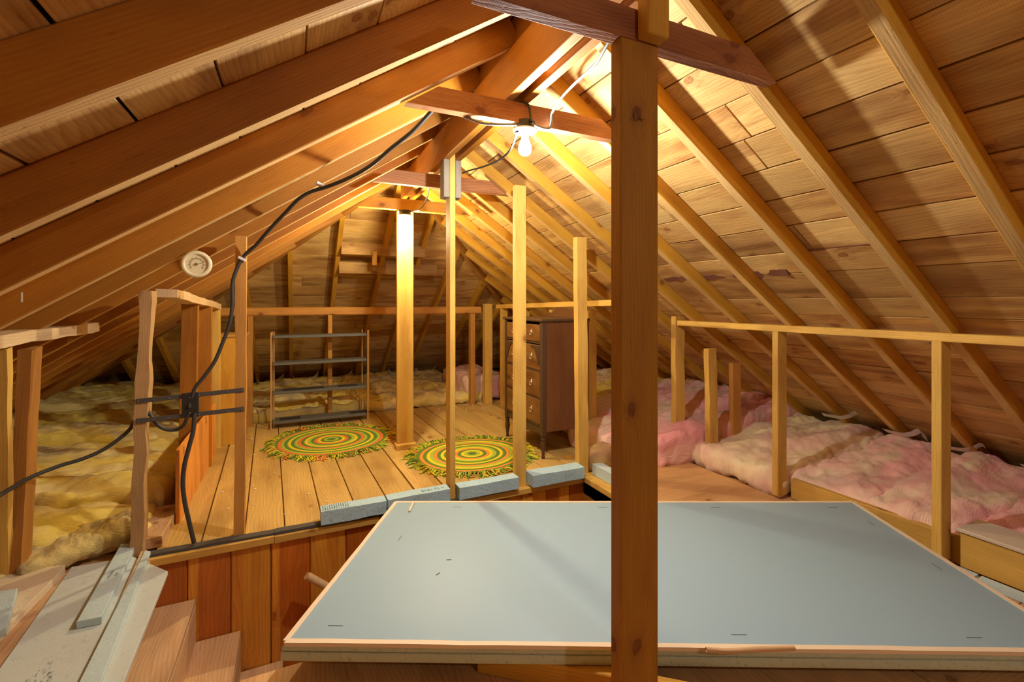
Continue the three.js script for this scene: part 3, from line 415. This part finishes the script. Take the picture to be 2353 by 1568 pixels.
// ---------------------------------------------------------------- cables
solo('cable', tube([[0.561, 2.170, -2.030], [0.489, 2.089, -2.100], [0.411, 2.029, -2.200], [0.330, 1.966, -2.320], [0.242, 1.924, -2.430], [0.147, 1.893, -2.530], [0.078, 1.873, -2.580], [0.028, 1.845, -2.620], [-0.043, 1.779, -2.720], [-0.119, 1.703, -2.820], [-0.186, 1.627, -2.900], [-0.253, 1.563, -2.960], [-0.286, 1.496, -2.970], [-0.307, 1.419, -2.975], [-0.307, 1.322, -2.97], [-0.319, 1.201, -2.97], [-0.356, 1.082, -2.97], [-0.391, 0.988, -2.97], [-0.440, 0.909, -2.97], [-0.478, 0.855, -2.97], [-0.494, 0.80, -2.97]], 0.0095, 160), M.cable, 'black cable swooping from the collar tie down to the switch', 'cable');
solo('cable', tube([[-0.480, 0.72, -2.965], [-0.485, 0.629, -2.955], [-0.504, 0.540, -2.950], [-0.522, 0.453, -2.945], [-0.529, 0.362, -2.945], [-0.523, 0.268, -2.950], [-0.505, 0.157, -2.955], [-0.482, 0.03, -2.96]], 0.011, 80), M.cable, 'black cable hanging from the switch to the floor trim', 'cable');
solo('cable', tube([[-0.509, 0.72, -2.97], [-0.532, 0.656, -2.98], [-0.572, 0.632, -3.0], [-0.620, 0.642, -3.0], [-0.661, 0.684, -3.0], [-0.685, 0.727, -3.01], [-0.70, 0.745, -3.02]], 0.009, 60), M.cable, 'short black cable looping from the switch to the wavy stud', 'cable');
solo('cable', tube([[-0.744, 0.717, -3.030], [-0.770, 0.655, -3.030], [-0.812, 0.610, -3.020], [-0.876, 0.564, -3.000], [-0.943, 0.539, -2.970], [-1.014, 0.527, -2.940], [-1.069, 0.514, -2.900], [-1.103, 0.504, -2.850], [-1.118, 0.498, -2.780], [-1.13, 0.492, -2.70], [-1.14, 0.485, -2.50]], 0.009, 80), M.cable, 'black cable running over the yellow insulation through the left studs', 'cable');
for (const p of [[0.12, 1.905, -2.55], [-0.262, 1.55, -2.965]]) solo('cable_staple', beam([p[0] - 0.018, p[1] + 0.01, p[2]], [p[0] + 0.018, p[1] - 0.01, p[2]], 0.03, 0.016, { up: [0, 1, 0] }), M.white, 'white staple clamping the swooping black cable', 'staple', 'cable staples');
solo('cable', tube([[0.642, 2.167, -2.000], [0.680, 2.150, -1.990], [0.724, 2.131, -1.970], [0.769, 2.115, -1.950], [0.828, 2.112, -1.930], [0.915, 2.118, -1.91]], 0.0065, 40), M.cableGrey, 'grey cable from the bulb box along the tie towards the left slope', 'cable');
solo('cable', tube([[0.99, 2.132, -1.905], [1.047, 2.120, -1.90], [1.085, 2.128, -1.905], [1.102, 2.159, -1.915], [1.107, 2.204, -1.920], [1.112, 2.226, -1.900], [1.117, 2.254, -1.850], [1.112, 2.265, -1.750], [1.080, 2.246, -1.600], [1.063, 2.240, -1.500], [1.030, 2.238, -1.400], [1.01, 2.26, -1.300]], 0.0065, 80), M.cableGrey, 'grey cable rising from the bulb box to the big post', 'cable');
solo('cable', tube([[0.941, 2.105, -1.95], [0.979, 2.079, -2.100], [1.020, 2.093, -2.300], [1.026, 2.110, -2.500], [1.021, 2.136, -2.700], [1.02, 2.161, -2.850], [1.02, 2.186, -3.1]], 0.0055, 60), M.cable, 'thin dark cable sagging from the near bulb box to the slender stud', 'cable');
solo('cable', tube([[0.985, 2.14, -1.90], [0.99, 2.18, -1.915], [0.985, 2.225, -1.925], [0.965, 2.245, -1.95], [0.945, 2.24, -1.99]], 0.006, 40), M.cable, 'dark cable looping over the tie above the near bulb', 'cable');
solo('cable', tube([[0.89, 2.08, -3.94], [0.95, 2.09, -3.9], [0.99, 2.13, -3.9], [1.02, 2.2, -3.88], [1.02, 2.28, -3.8]], 0.006, 40), M.cableGrey, 'grey cable rising from the far bulb box', 'cable');

// ---------------------------------------------------------------- switch on straps
const sw = group('light_switch', 'black metal toggle switch plate hung between two straps', 'switch');
for (const [ya, yb] of [[0.802, 0.822], [0.70, 0.716]]) { part('strap', beam([-0.735, ya, -2.978], [-0.252, yb, -2.982], 0.003, 0.024, { c: 0.0008 }), M.steel, sw); for (let i = 0; i < 8; i++) part('rivet', (() => { const c = new THREE.CylinderGeometry(0.003, 0.003, 0.004, 8); c.rotateX(Math.PI / 2); c.translate(-0.725 + i * 0.066, ya + (yb - ya) * i / 7, -2.9745); return c; })(), M.screw, sw); }
part('back_box', boxAt(-0.53, -0.472, 0.705, 0.82, -2.99, -3.04, 0.003), M.plateMetal, sw);
part('cover_plate', boxAt(-0.538, -0.464, 0.697, 0.828, -2.974, -2.966, 0.004, 1), M.plateMetal, sw);
part('toggle', (() => { const g = boxAt(-0.506, -0.496, 0.75, 0.775, -2.952, -2.97, 0.002); return g; })(), M.steel, sw);
for (const y of [0.722, 0.803]) part('screw', (() => { const c = new THREE.CylinderGeometry(0.0035, 0.0035, 0.004, 12); c.rotateX(Math.PI / 2); c.translate(-0.501, y, -2.965); return c; })(), M.screw, sw);

// ---------------------------------------------------------------- thermometer
const th = group('thermometer', 'round cream dial thermometer fixed to a left rafter', 'thermometer');
th.position.set(-0.441, 1.5, -2.783); th.scale.setScalar(0.87);
function facing(g) { g.rotateX(Math.PI / 2); return g; }
part('rim', facing(lathe([[0.0, 0], [0.07, 0], [0.076, 0.006], [0.0765, 0.014], [0.071, 0.022], [0.06, 0.024], [0.055, 0.018], [0.054, 0.012], [0.0, 0.012]], 48)), M.cream, th);
part('dial', facing((() => { const c = new THREE.CylinderGeometry(0.0535, 0.0535, 0.002, 40); c.translate(0, 0.0135, 0); return c; })()), M.dial, th);
{ const ticks = []; for (let i = 0; i <= 36; i++) { const a = Math.PI * 1.22 - i / 36 * Math.PI * 1.44, b = i % 4 === 0, g = new THREE.BoxGeometry(b ? 0.008 : 0.004, 0.0012, 0.0006); g.translate(0.034, 0, 0); g.rotateZ(a); g.translate(0, 0, 0.0149); ticks.push(g); } const arc = new THREE.RingGeometry(0.0295, 0.0305, 40, 1, -0.22 * Math.PI, 1.44 * Math.PI); arc.translate(0, 0, 0.0149); part('scale_marks', mergeGeometries([...ticks.map((g) => g.toNonIndexed()), arc.toNonIndexed()]), M.ink, th); }
{ const cv = document.createElement('canvas'); cv.width = cv.height = 256; const c = cv.getContext('2d'); c.clearRect(0, 0, 256, 256); c.fillStyle = '#5a4a20'; c.font = '20px sans-serif'; c.textAlign = 'center'; c.textBaseline = 'middle'; ['40', '20', '0', '20', '40', '60', '80', '100', '120'].forEach((t, i) => { const a = Math.PI * 1.2 - i / 8 * Math.PI * 1.4; c.fillText(t, 128 + 98 * Math.cos(a), 128 - 98 * Math.sin(a)); }); const t = new THREE.CanvasTexture(cv); t.colorSpace = THREE.SRGBColorSpace; const m = new THREE.MeshStandardMaterial({ map: t, transparent: true, roughness: 0.6 }); const g = new THREE.PlaneGeometry(0.1, 0.1); g.translate(0, 0, 0.0152); part('numerals', g, m, th); }
part('needle', (() => { const g = new THREE.BoxGeometry(0.034, 0.0016, 0.001); g.translate(0.017, 0, 0.017); g.rotateZ(0.28); return g; })(), M.ink, th);
part('hub', facing((() => { const c = new THREE.CylinderGeometry(0.007, 0.008, 0.008, 20); c.translate(0, 0.017, 0); return c; })()), M.pull, th);
for (const s of [1, -1]) part('tab', (() => { const g = new THREE.SphereGeometry(0.004, 10, 8); g.translate(0, s * 0.078, 0.008); return g; })(), M.screw, th);

// ---------------------------------------------------------------- shelf unit
const sh = group('shelf_unit', 'dark metal shelf unit with thin brass posts on the plank floor', 'shelf');
for (const [y, pads] of [[0.08, [[0.02, 0.2], [0.72, 0.2]]], [0.385, [[0.05, 0.4], [0.6, 0.2]]], [0.685, []], [0.965, []]]) { const s = part('shelf', boxAt(-0.2, 0.73, y - 0.028, y, -5.37, -5.57, 0.003, 0), M.shelf, sh); for (const [x, w] of pads) part('pad', boxAt(-0.16 + x, -0.16 + x + w, y + 0.0005, y + 0.002, -5.4, -5.52, 0.0005, 0), M.shelfPad, s); }
for (const [x, z] of [[-0.216, -5.375], [-0.192, -5.47], [-0.212, -5.565], [0.706, -5.565], [0.742, -5.375], [0.765, -5.47]]) part('brass_post', (() => { const c = new THREE.CylinderGeometry(0.0065, 0.0065, 1.0, 10); c.translate(x, 0.5, z); return c; })(), M.brass, sh);

// ---------------------------------------------------------------- standing wooden box
const bxg = group('cabinet_box', 'tall narrow wooden box with a thin cap beside the shelf unit', 'box');
part('front', boxAt(-0.635, -0.425, 0, 0.99, -4.97, -4.99, 0.002, 1), M.rafterR[4], bxg); part('side', boxAt(-0.443, -0.423, 0, 0.99, -4.992, -5.34, 0.002, 1), M.rafterR[3], bxg); part('side', boxAt(-0.637, -0.617, 0, 0.99, -4.992, -5.34, 0.002, 1), M.rafterR[3], bxg); part('back', boxAt(-0.615, -0.445, 0, 0.99, -5.33, -5.345, 0.002, 1), M.rafterR[3], bxg); part('cap', boxAt(-0.645, -0.4, 0.991, 1.012, -4.955, -5.36, 0.002, 2), M.stud[1], bxg);

// ---------------------------------------------------------------- chest of drawers (front faces -X)
const wal = wood('fine', [0.19, 0.08, 0.027], 0.42, 0.0005), walD = wood('fine', [0.10, 0.055, 0.025], 0.45, 0.0005), walF = wood('knotty', [0.27, 0.135, 0.035], 0.4, 0.0004);
const ch = group('chest_of_drawers', 'dark old chest of drawers on turned legs', 'dresser');
const cx0 = 1.87, cx1 = 2.33, cz0 = -4.16, cz1 = -3.40, cyb = 0.2, cyt = 1.145;
part('side_panel', boxAt(cx0 + 0.03, cx1 - 0.04, cyb + 0.02, cyt, cz1 - 0.02, cz1 - 0.006, 0.002, 1), wal, ch); part('side_panel', boxAt(cx0 + 0.03, cx1 - 0.04, cyb + 0.02, cyt, cz0 + 0.006, cz0 + 0.02, 0.002, 1), wal, ch);
part('back_panel', boxAt(cx1 - 0.02, cx1 - 0.01, cyb, cyt, cz0 + 0.03, cz1 - 0.03, 0.002, 1), walD, ch);
for (const [x, z] of [[cx0 + 0.018, cz1 - 0.02], [cx0 + 0.018, cz0 + 0.02], [cx1 - 0.02, cz1 - 0.02], [cx1 - 0.02, cz0 + 0.02]]) {
  part('corner_post', boxAt(x - 0.022, x + 0.022, x > 2.2 ? 0.0 : cyb - 0.01, cyt, z - 0.022, z + 0.022, 0.004, 1), walD, ch);
  if (x < 2.2) part('leg', (() => { const g = lathe([[0, 0], [0.013, 0], [0.016, 0.008], [0.013, 0.02], [0.011, 0.04], [0.016, 0.05], [0.013, 0.058], [0.018, 0.075], [0.024, 0.11], [0.022, 0.14], [0.014, 0.152], [0.022, 0.158], [0.022, 0.168], [0.015, 0.174], [0.024, 0.182], [0.024, 0.19]], 18); g.translate(x, 0, z); return g; })(), walD, ch);
}
part('top', boxAt(cx0 - 0.02, cx1 + 0.01, cyt, cyt + 0.024, cz0 - 0.015, cz1 + 0.015, 0.007, 2), walD, ch);
part('crest', (() => { const s = new THREE.Shape(); s.moveTo(-0.3, 0); s.lineTo(-0.3, 0.03); s.quadraticCurveTo(-0.22, 0.05, -0.2, 0.02); s.bezierCurveTo(-0.15, 0.12, 0.15, 0.12, 0.2, 0.02); s.quadraticCurveTo(0.22, 0.05, 0.3, 0.03); s.lineTo(0.3, 0); s.closePath(); const g = new THREE.ExtrudeGeometry(s, { depth: 0.014, bevelEnabled: true, bevelSize: 0.003, bevelThickness: 0.003, curveSegments: 16 }); g.rotateY(Math.PI / 2); g.translate(cx1 - 0.03, cyt + 0.024, (cz0 + cz1) / 2); const r = boxUV(g, 2); r.computeVertexNormals(); return r; })(), wal, ch);
const rows = [[0.975, 1.12], [0.735, 0.945], [0.505, 0.715], [0.275, 0.485]];
rows.forEach(([y0, y1], i) => {
  const d = part('drawer', boxAt(cx0 + 0.0, cx0 + 0.03, y0, y1, cz0 + 0.048, cz1 - 0.048, 0.004, 2), walF, ch);
  part('rail', boxAt(cx0 + 0.004, cx0 + 0.03, y0 - 0.02, y0 - 0.004, cz0 + 0.04, cz1 - 0.04, 0.003, 2), walD, ch);
  for (const z of [cz0 + 0.2, cz1 - 0.2]) { const y = (y0 + y1) / 2, k = part('pull', (() => { const g = new THREE.TorusGeometry(0.019, 0.004, 8, 20); g.rotateY(Math.PI / 2); g.translate(cx0 - 0.008, y - 0.004, z); return g; })(), M.pull, d); part('rosette', (() => { const g = new THREE.CylinderGeometry(0.015, 0.018, 0.005, 16); g.rotateZ(Math.PI / 2); g.scale(1, 1.8, 1); g.translate(cx0 - 0.0025, y, z); return g; })(), M.pull, d); part('knob', (() => { const g = new THREE.SphereGeometry(0.006, 10, 8); g.translate(cx0 - 0.009, y + 0.01, z); return g; })(), M.pull, d); }
  if (i === 1) for (const s of [1, -1]) part('carved_applique', (() => { const h = new THREE.Shape(); h.moveTo(0, 0); h.lineTo(s * 0.16, 0); h.quadraticCurveTo(s * 0.13, -0.02, s * 0.1, -0.02); h.quadraticCurveTo(s * 0.06, -0.03, s * 0.055, -0.07); h.quadraticCurveTo(s * 0.03, -0.09, s * 0.02, -0.14); h.lineTo(0, -0.16); h.closePath(); const g = new THREE.ExtrudeGeometry(h, { depth: 0.004, bevelEnabled: true, bevelSize: 0.003, bevelThickness: 0.003, curveSegments: 10 }); g.rotateY(-Math.PI / 2); g.translate(cx0 - 0.001, y1 - 0.006, s > 0 ? cz0 + 0.055 : cz1 - 0.055); return boxUV(g.toNonIndexed(), 1); })(), walD, d);
});
part('apron', (() => { const s = new THREE.Shape(), w = (cz1 - cz0) / 2 - 0.04; s.moveTo(-w, 0.25); s.lineTo(-w, 0.2); s.quadraticCurveTo(-w * 0.5, 0.205, 0, 0.15); s.quadraticCurveTo(w * 0.5, 0.205, w, 0.2); s.lineTo(w, 0.25); s.closePath(); const g = new THREE.ExtrudeGeometry(s, { depth: 0.02, bevelEnabled: false, curveSegments: 14 }); g.rotateY(-Math.PI / 2); g.translate(cx0 + 0.028, 0, (cz0 + cz1) / 2); const r = boxUV(g, 2); r.computeVertexNormals(); return r; })(), walD, ch);

// ---------------------------------------------------------------- braided rugs
const wool = tex(256, 256, (u, v) => { const k = 0.8 + 0.4 * fv(u, v, 60, 60, 3, 71) * (0.6 + 0.4 * Math.sin(6.283 * (u * 40 + v * 8))); return [k, k, k]; }); wool.repeat.set(6, 3);
const yarn = { g: std({ color: [0.15, 0.28, 0.03], map: wool, roughness: 1 }), y: std({ color: [0.95, 0.80, 0.03], map: wool, roughness: 1 }), l: std({ color: [0.48, 0.62, 0.06], map: wool, roughness: 1 }), o: std({ color: [0.95, 0.36, 0.06], map: wool, roughness: 1 }), r: std({ color: [0.95, 0.24, 0.05], map: wool, roughness: 1 }) };
function rug(cx, cz, R, seq, oc, label, sq, turn) {
  const g = group('braided_rug', label, 'rug'); g.position.set(cx, 0, cz); g.rotation.y = turn;
  const n = seq.length, w = R / (n + 0.5); const wob = (a, k) => 1 + 0.03 * Math.sin(2 * a + k * 0.05) + 0.015 * Math.sin(3 * a + 1.3);
  for (let k = 0; k < n; k++) {
    const r0 = w * (k + 0.9), c = seq[k] === 'o' ? oc : seq[k], seg = 72, side = 8, pos = [], uv = [], idx = [];
    for (let i = 0; i <= seg; i++) for (let j = 0; j <= side; j++) { const a = i / seg * 6.28319, b = j / side * 6.28319, br = 1 + 0.1 * Math.sin(a * Math.round(14 * (k + 2)) / 2), rad = (r0 + Math.cos(b) * w * 0.56) * (1 + (wob(a, k) - 1) * k / n); pos.push(rad * Math.cos(a), 0.007 + Math.sin(b) * 0.0065 * br, rad * Math.sin(a) * sq); uv.push(i / seg * (k + 2) * 0.4, j / side * 0.3); }
    for (let i = 0; i < seg; i++) for (let j = 0; j < side; j++) { const a = i * (side + 1) + j, b = a + side + 1; idx.push(a, a + 1, b, b, a + 1, b + 1); }
    const q = new THREE.BufferGeometry(); q.setAttribute('position', new THREE.Float32BufferAttribute(pos, 3)); q.setAttribute('uv', new THREE.Float32BufferAttribute(uv, 2)); q.setIndex(idx); q.computeVertexNormals(); part('braid_ring', q, yarn[c], g);
  }
  part('backing', (() => { const c = new THREE.CylinderGeometry(R * 0.97, R * 0.97, 0.004, 48); c.scale(1, 1, sq); c.translate(0, 0.002, 0); return c; })(), yarn.g, g);
  const buckets = { g: [], y: [], l: [], o: [] }, keys = ['y', 'g', 'l', 'y', 'l', 'g', 'o'];
  for (let i = 0; i < 420; i++) { const a = rnd() * 6.283, rad = R * (1 + (wob(a, 0) - 1)) * 0.99, L = rr(0.06, 0.13), d = rr(-0.7, 0.7), b = V(Math.cos(a), 0, Math.sin(a) * sq).multiplyScalar(rad), e = V(Math.cos(a + d), 0, Math.sin(a + d)); const c = new THREE.CatmullRomCurve3([b.clone().setY(0.008), b.clone().addScaledVector(e, L * 0.35).setY(rr(0.012, 0.03)), b.clone().addScaledVector(e, L * 0.7).setY(rr(0.006, 0.014)), b.clone().addScaledVector(V(Math.cos(a + d * 1.6), 0, Math.sin(a + d * 1.6)), L).setY(0.004)]); buckets[keys[Math.floor(rnd() * keys.length)]].push(new THREE.TubeGeometry(c, 5, rr(0.0032, 0.005), 4, false)); }
  for (const k of Object.keys(buckets)) { const m = part('fringe', mergeGeometries(buckets[k]), k === 'o' ? yarn[oc] : yarn[k], g); m.userData.kind = 'stuff'; }
  return g;
}
rug(0.32, -4.73, 0.49, ['g', 'l', 'g', 'y', 'o', 'g', 'l', 'y', 'g', 'o', 'l', 'g', 'y', 'g', 'l', 'o', 'g'], 'r', 'round braided rug with red orange rings beside the shelf unit', 1.03, 0);
rug(1.385, -3.77, 0.47, ['g', 'l', 'y', 'g', 'o', 'y', 'l', 'g', 'y', 'g', 'o', 'l', 'y', 'g', 'o', 'g'], 'o', 'round braided rug with orange rings at the foot of the chest', 0.96, 0.3);
solo('wood_scrap', boxAt(2.06, 2.12, 0, 0.018, -3.36, -3.33, 0.002, 0), M.rafterR[4], 'small orange wood scrap on the planks under the chest', 'scrap');

// ---------------------------------------------------------------- small debris and details
{ const g = []; for (let i = 0; i < 110; i++) { const far = i < 60, x = far ? rr(1.4, 2.3) : rr(-0.5, 0.9), z = far ? rr(-5.65, -5.25) : rr(-5.6, -3.1), q = new THREE.IcosahedronGeometry(rr(0.003, 0.009), 0); q.scale(1, 0.6, 1); q.translate(x, 0.004, z); g.push(q); } const m = solo('foam_crumbs', mergeGeometries(g), M.porcelain, 'scattered white crumbs on the plank floor', 'debris'); m.userData.kind = 'stuff'; }
solo('bolt', (() => { const c = new THREE.CylinderGeometry(0.004, 0.004, 0.03, 8); c.translate(-0.746, 1.325, -1.9); return c; })(), M.screw, 'small bolt end sticking down below a left rafter', 'bolt');
{ const m = part('bark_edge', roughBox(1.0, 0.006, 0.05, 0.016, 50, 3.3), std({ color: [0.20, 0.075, 0.035], roughness: 0.9 }), roofR); orient(m, V(0, 0, -1), V(1, -SL, 0)); m.position.set(2.615, yR(2.615) + DR + 0.0005, -2.28); }
{ const m = part('bark_edge', roughBox(0.5, 0.005, 0.018, 0.004, 24, 7.3), std({ color: [0.24, 0.10, 0.045], roughness: 0.9 }), roofR); orient(m, V(0, 0, -1), V(1, -SL, 0)); m.position.set(2.47, yR(2.47) + DR + 0.0005, -1.45); }
for (const [x, z, r] of [[4.05, -2.35, 0.2], [4.12, -1.95, -0.1], [4.16, -1.62, 0.15], [4.2, -1.2, 0.0]]) solo('vent_baffle', (() => { const s = new THREE.CatmullRomCurve3([V(0, 0.02, 0.14), V(0.015, 0.075, 0.1), V(0.01, 0.04, 0.05), V(0, 0.02, 0), V(0.0, 0.018, -0.14)]); const g = []; const pts = s.getPoints(24), pos = [], idx = []; pts.forEach((p, i) => { pos.push(p.x, p.y, p.z, p.x + 0.06, p.y - 0.036, p.z); if (i) { const a = i * 2; idx.push(a - 2, a - 1, a, a, a - 1, a + 1); } }); const q = new THREE.BufferGeometry(); q.setAttribute('position', new THREE.Float32BufferAttribute(pos, 3)); q.setIndex(idx); q.computeVertexNormals(); q.rotateY(r); q.translate(x + 0.06, yR(x + 0.06) - 0.045, z); return q; })(), M.white, 'thin curled white baffle edge at the right eave', 'baffle', 'right eave baffles');

// ---------------------------------------------------------------- writing
function print(parent, w, h, draw, place, W = 256, H = 128) { const cv = document.createElement('canvas'); cv.width = W; cv.height = H; const c = cv.getContext('2d'); c.clearRect(0, 0, W, H); draw(c, W, H); const t = new THREE.CanvasTexture(cv); t.colorSpace = THREE.SRGBColorSpace; const m = new THREE.MeshStandardMaterial({ map: t, transparent: true, roughness: 0.8 }); const p = part('writing', new THREE.PlaneGeometry(w, h), m, parent); place(p); return p; }
print(gp, 0.09, 0.05, (c, W, H) => { c.strokeStyle = '#2a1404'; c.lineWidth = 3; c.lineCap = 'round'; const l = (...p) => { c.beginPath(); p.forEach(([x, y], i) => i ? c.lineTo(x, y) : c.moveTo(x, y)); c.stroke(); }; l([58, 30], [44, 60]); l([66, 36], [20, 98]); l([44, 74], [60, 68], [58, 80], [46, 92], [66, 86]); l([84, 14], [80, 26]); l([92, 16], [90, 30]); l([96, 88], [114, 58], [120, 82], [132, 56]); c.beginPath(); c.ellipse(132, 80, 6, 8, 0.5, 0, 7); c.stroke(); l([138, 70], [168, 69]); l([152, 70], [148, 84]); }, (p) => p.position.set(0.945, 1.865, -1.1062));
print(fb2, 0.16, 0.05, (c, W, H) => { c.strokeStyle = '#3d5560'; c.lineWidth = 4; const l = (...p) => { c.beginPath(); p.forEach(([x, y], i) => i ? c.lineTo(x, y) : c.moveTo(x, y)); c.stroke(); }; l([20, 20], [20, 108]); l([34, 20], [34, 108]); c.beginPath(); c.ellipse(72, 64, 22, 30, 0, 0, 7); c.stroke(); c.beginPath(); c.ellipse(104, 64, 22, 30, 0, 0, 7); c.stroke(); l([196, 22], [158, 22], [158, 60], [190, 60], [200, 84], [186, 106], [156, 104]); l([226, 30], [238, 70], [250, 30]); }, (p) => { p.rotation.x = -Math.PI / 2; p.position.set(0.09, 0.0415, 0.005); });
print(fb1, 0.16, 0.075, (c, W, H) => { c.fillStyle = '#4c6a72'; for (let i = 0; i < 12; i++) for (let k = 0; k < 14; k++) if (hash(i, k, 5) > 0.25) c.fillRect(8 + i * 20, 4 + k * 8.6, 7 + 3 * hash(i, k, 6), 5); }, (p) => { p.rotation.x = -Math.PI / 2; p.position.set(-0.1, 0.0415, 0.0); });

function flat(p, x, y, z) { p.matrix.makeBasis(V(0, 0, -1), V(-1, 0, 0), V(0, 1, 0)); p.quaternion.setFromRotationMatrix(p.matrix); p.position.set(x, y, z); }
print(noted, 0.1, 0.05, (c) => { c.fillStyle = '#2c2c26'; c.font = 'italic 44px sans-serif'; c.fillText('KITCHEN', 14, 54); c.fillText('FAN', 40, 112); }, (p) => flat(p, -0.756, 0.0545, -2.74));
print(wide, 0.22, 0.09, (c, W, H) => { c.fillStyle = 'rgba(70,72,60,0.75)'; for (let i = 0; i < 130; i++) { const a = hash(i, 1, 3), b = hash(i, 2, 3); if (Math.abs(a - 0.5) + Math.abs(b - 0.5) < 0.55) c.fillRect(a * W, b * H, 3 + 7 * hash(i, 4, 3), 2 + 3 * hash(i, 5, 3)); } }, (p) => flat(p, -0.79, 0.0238, -2.1));

renderer.render(scene, camera);
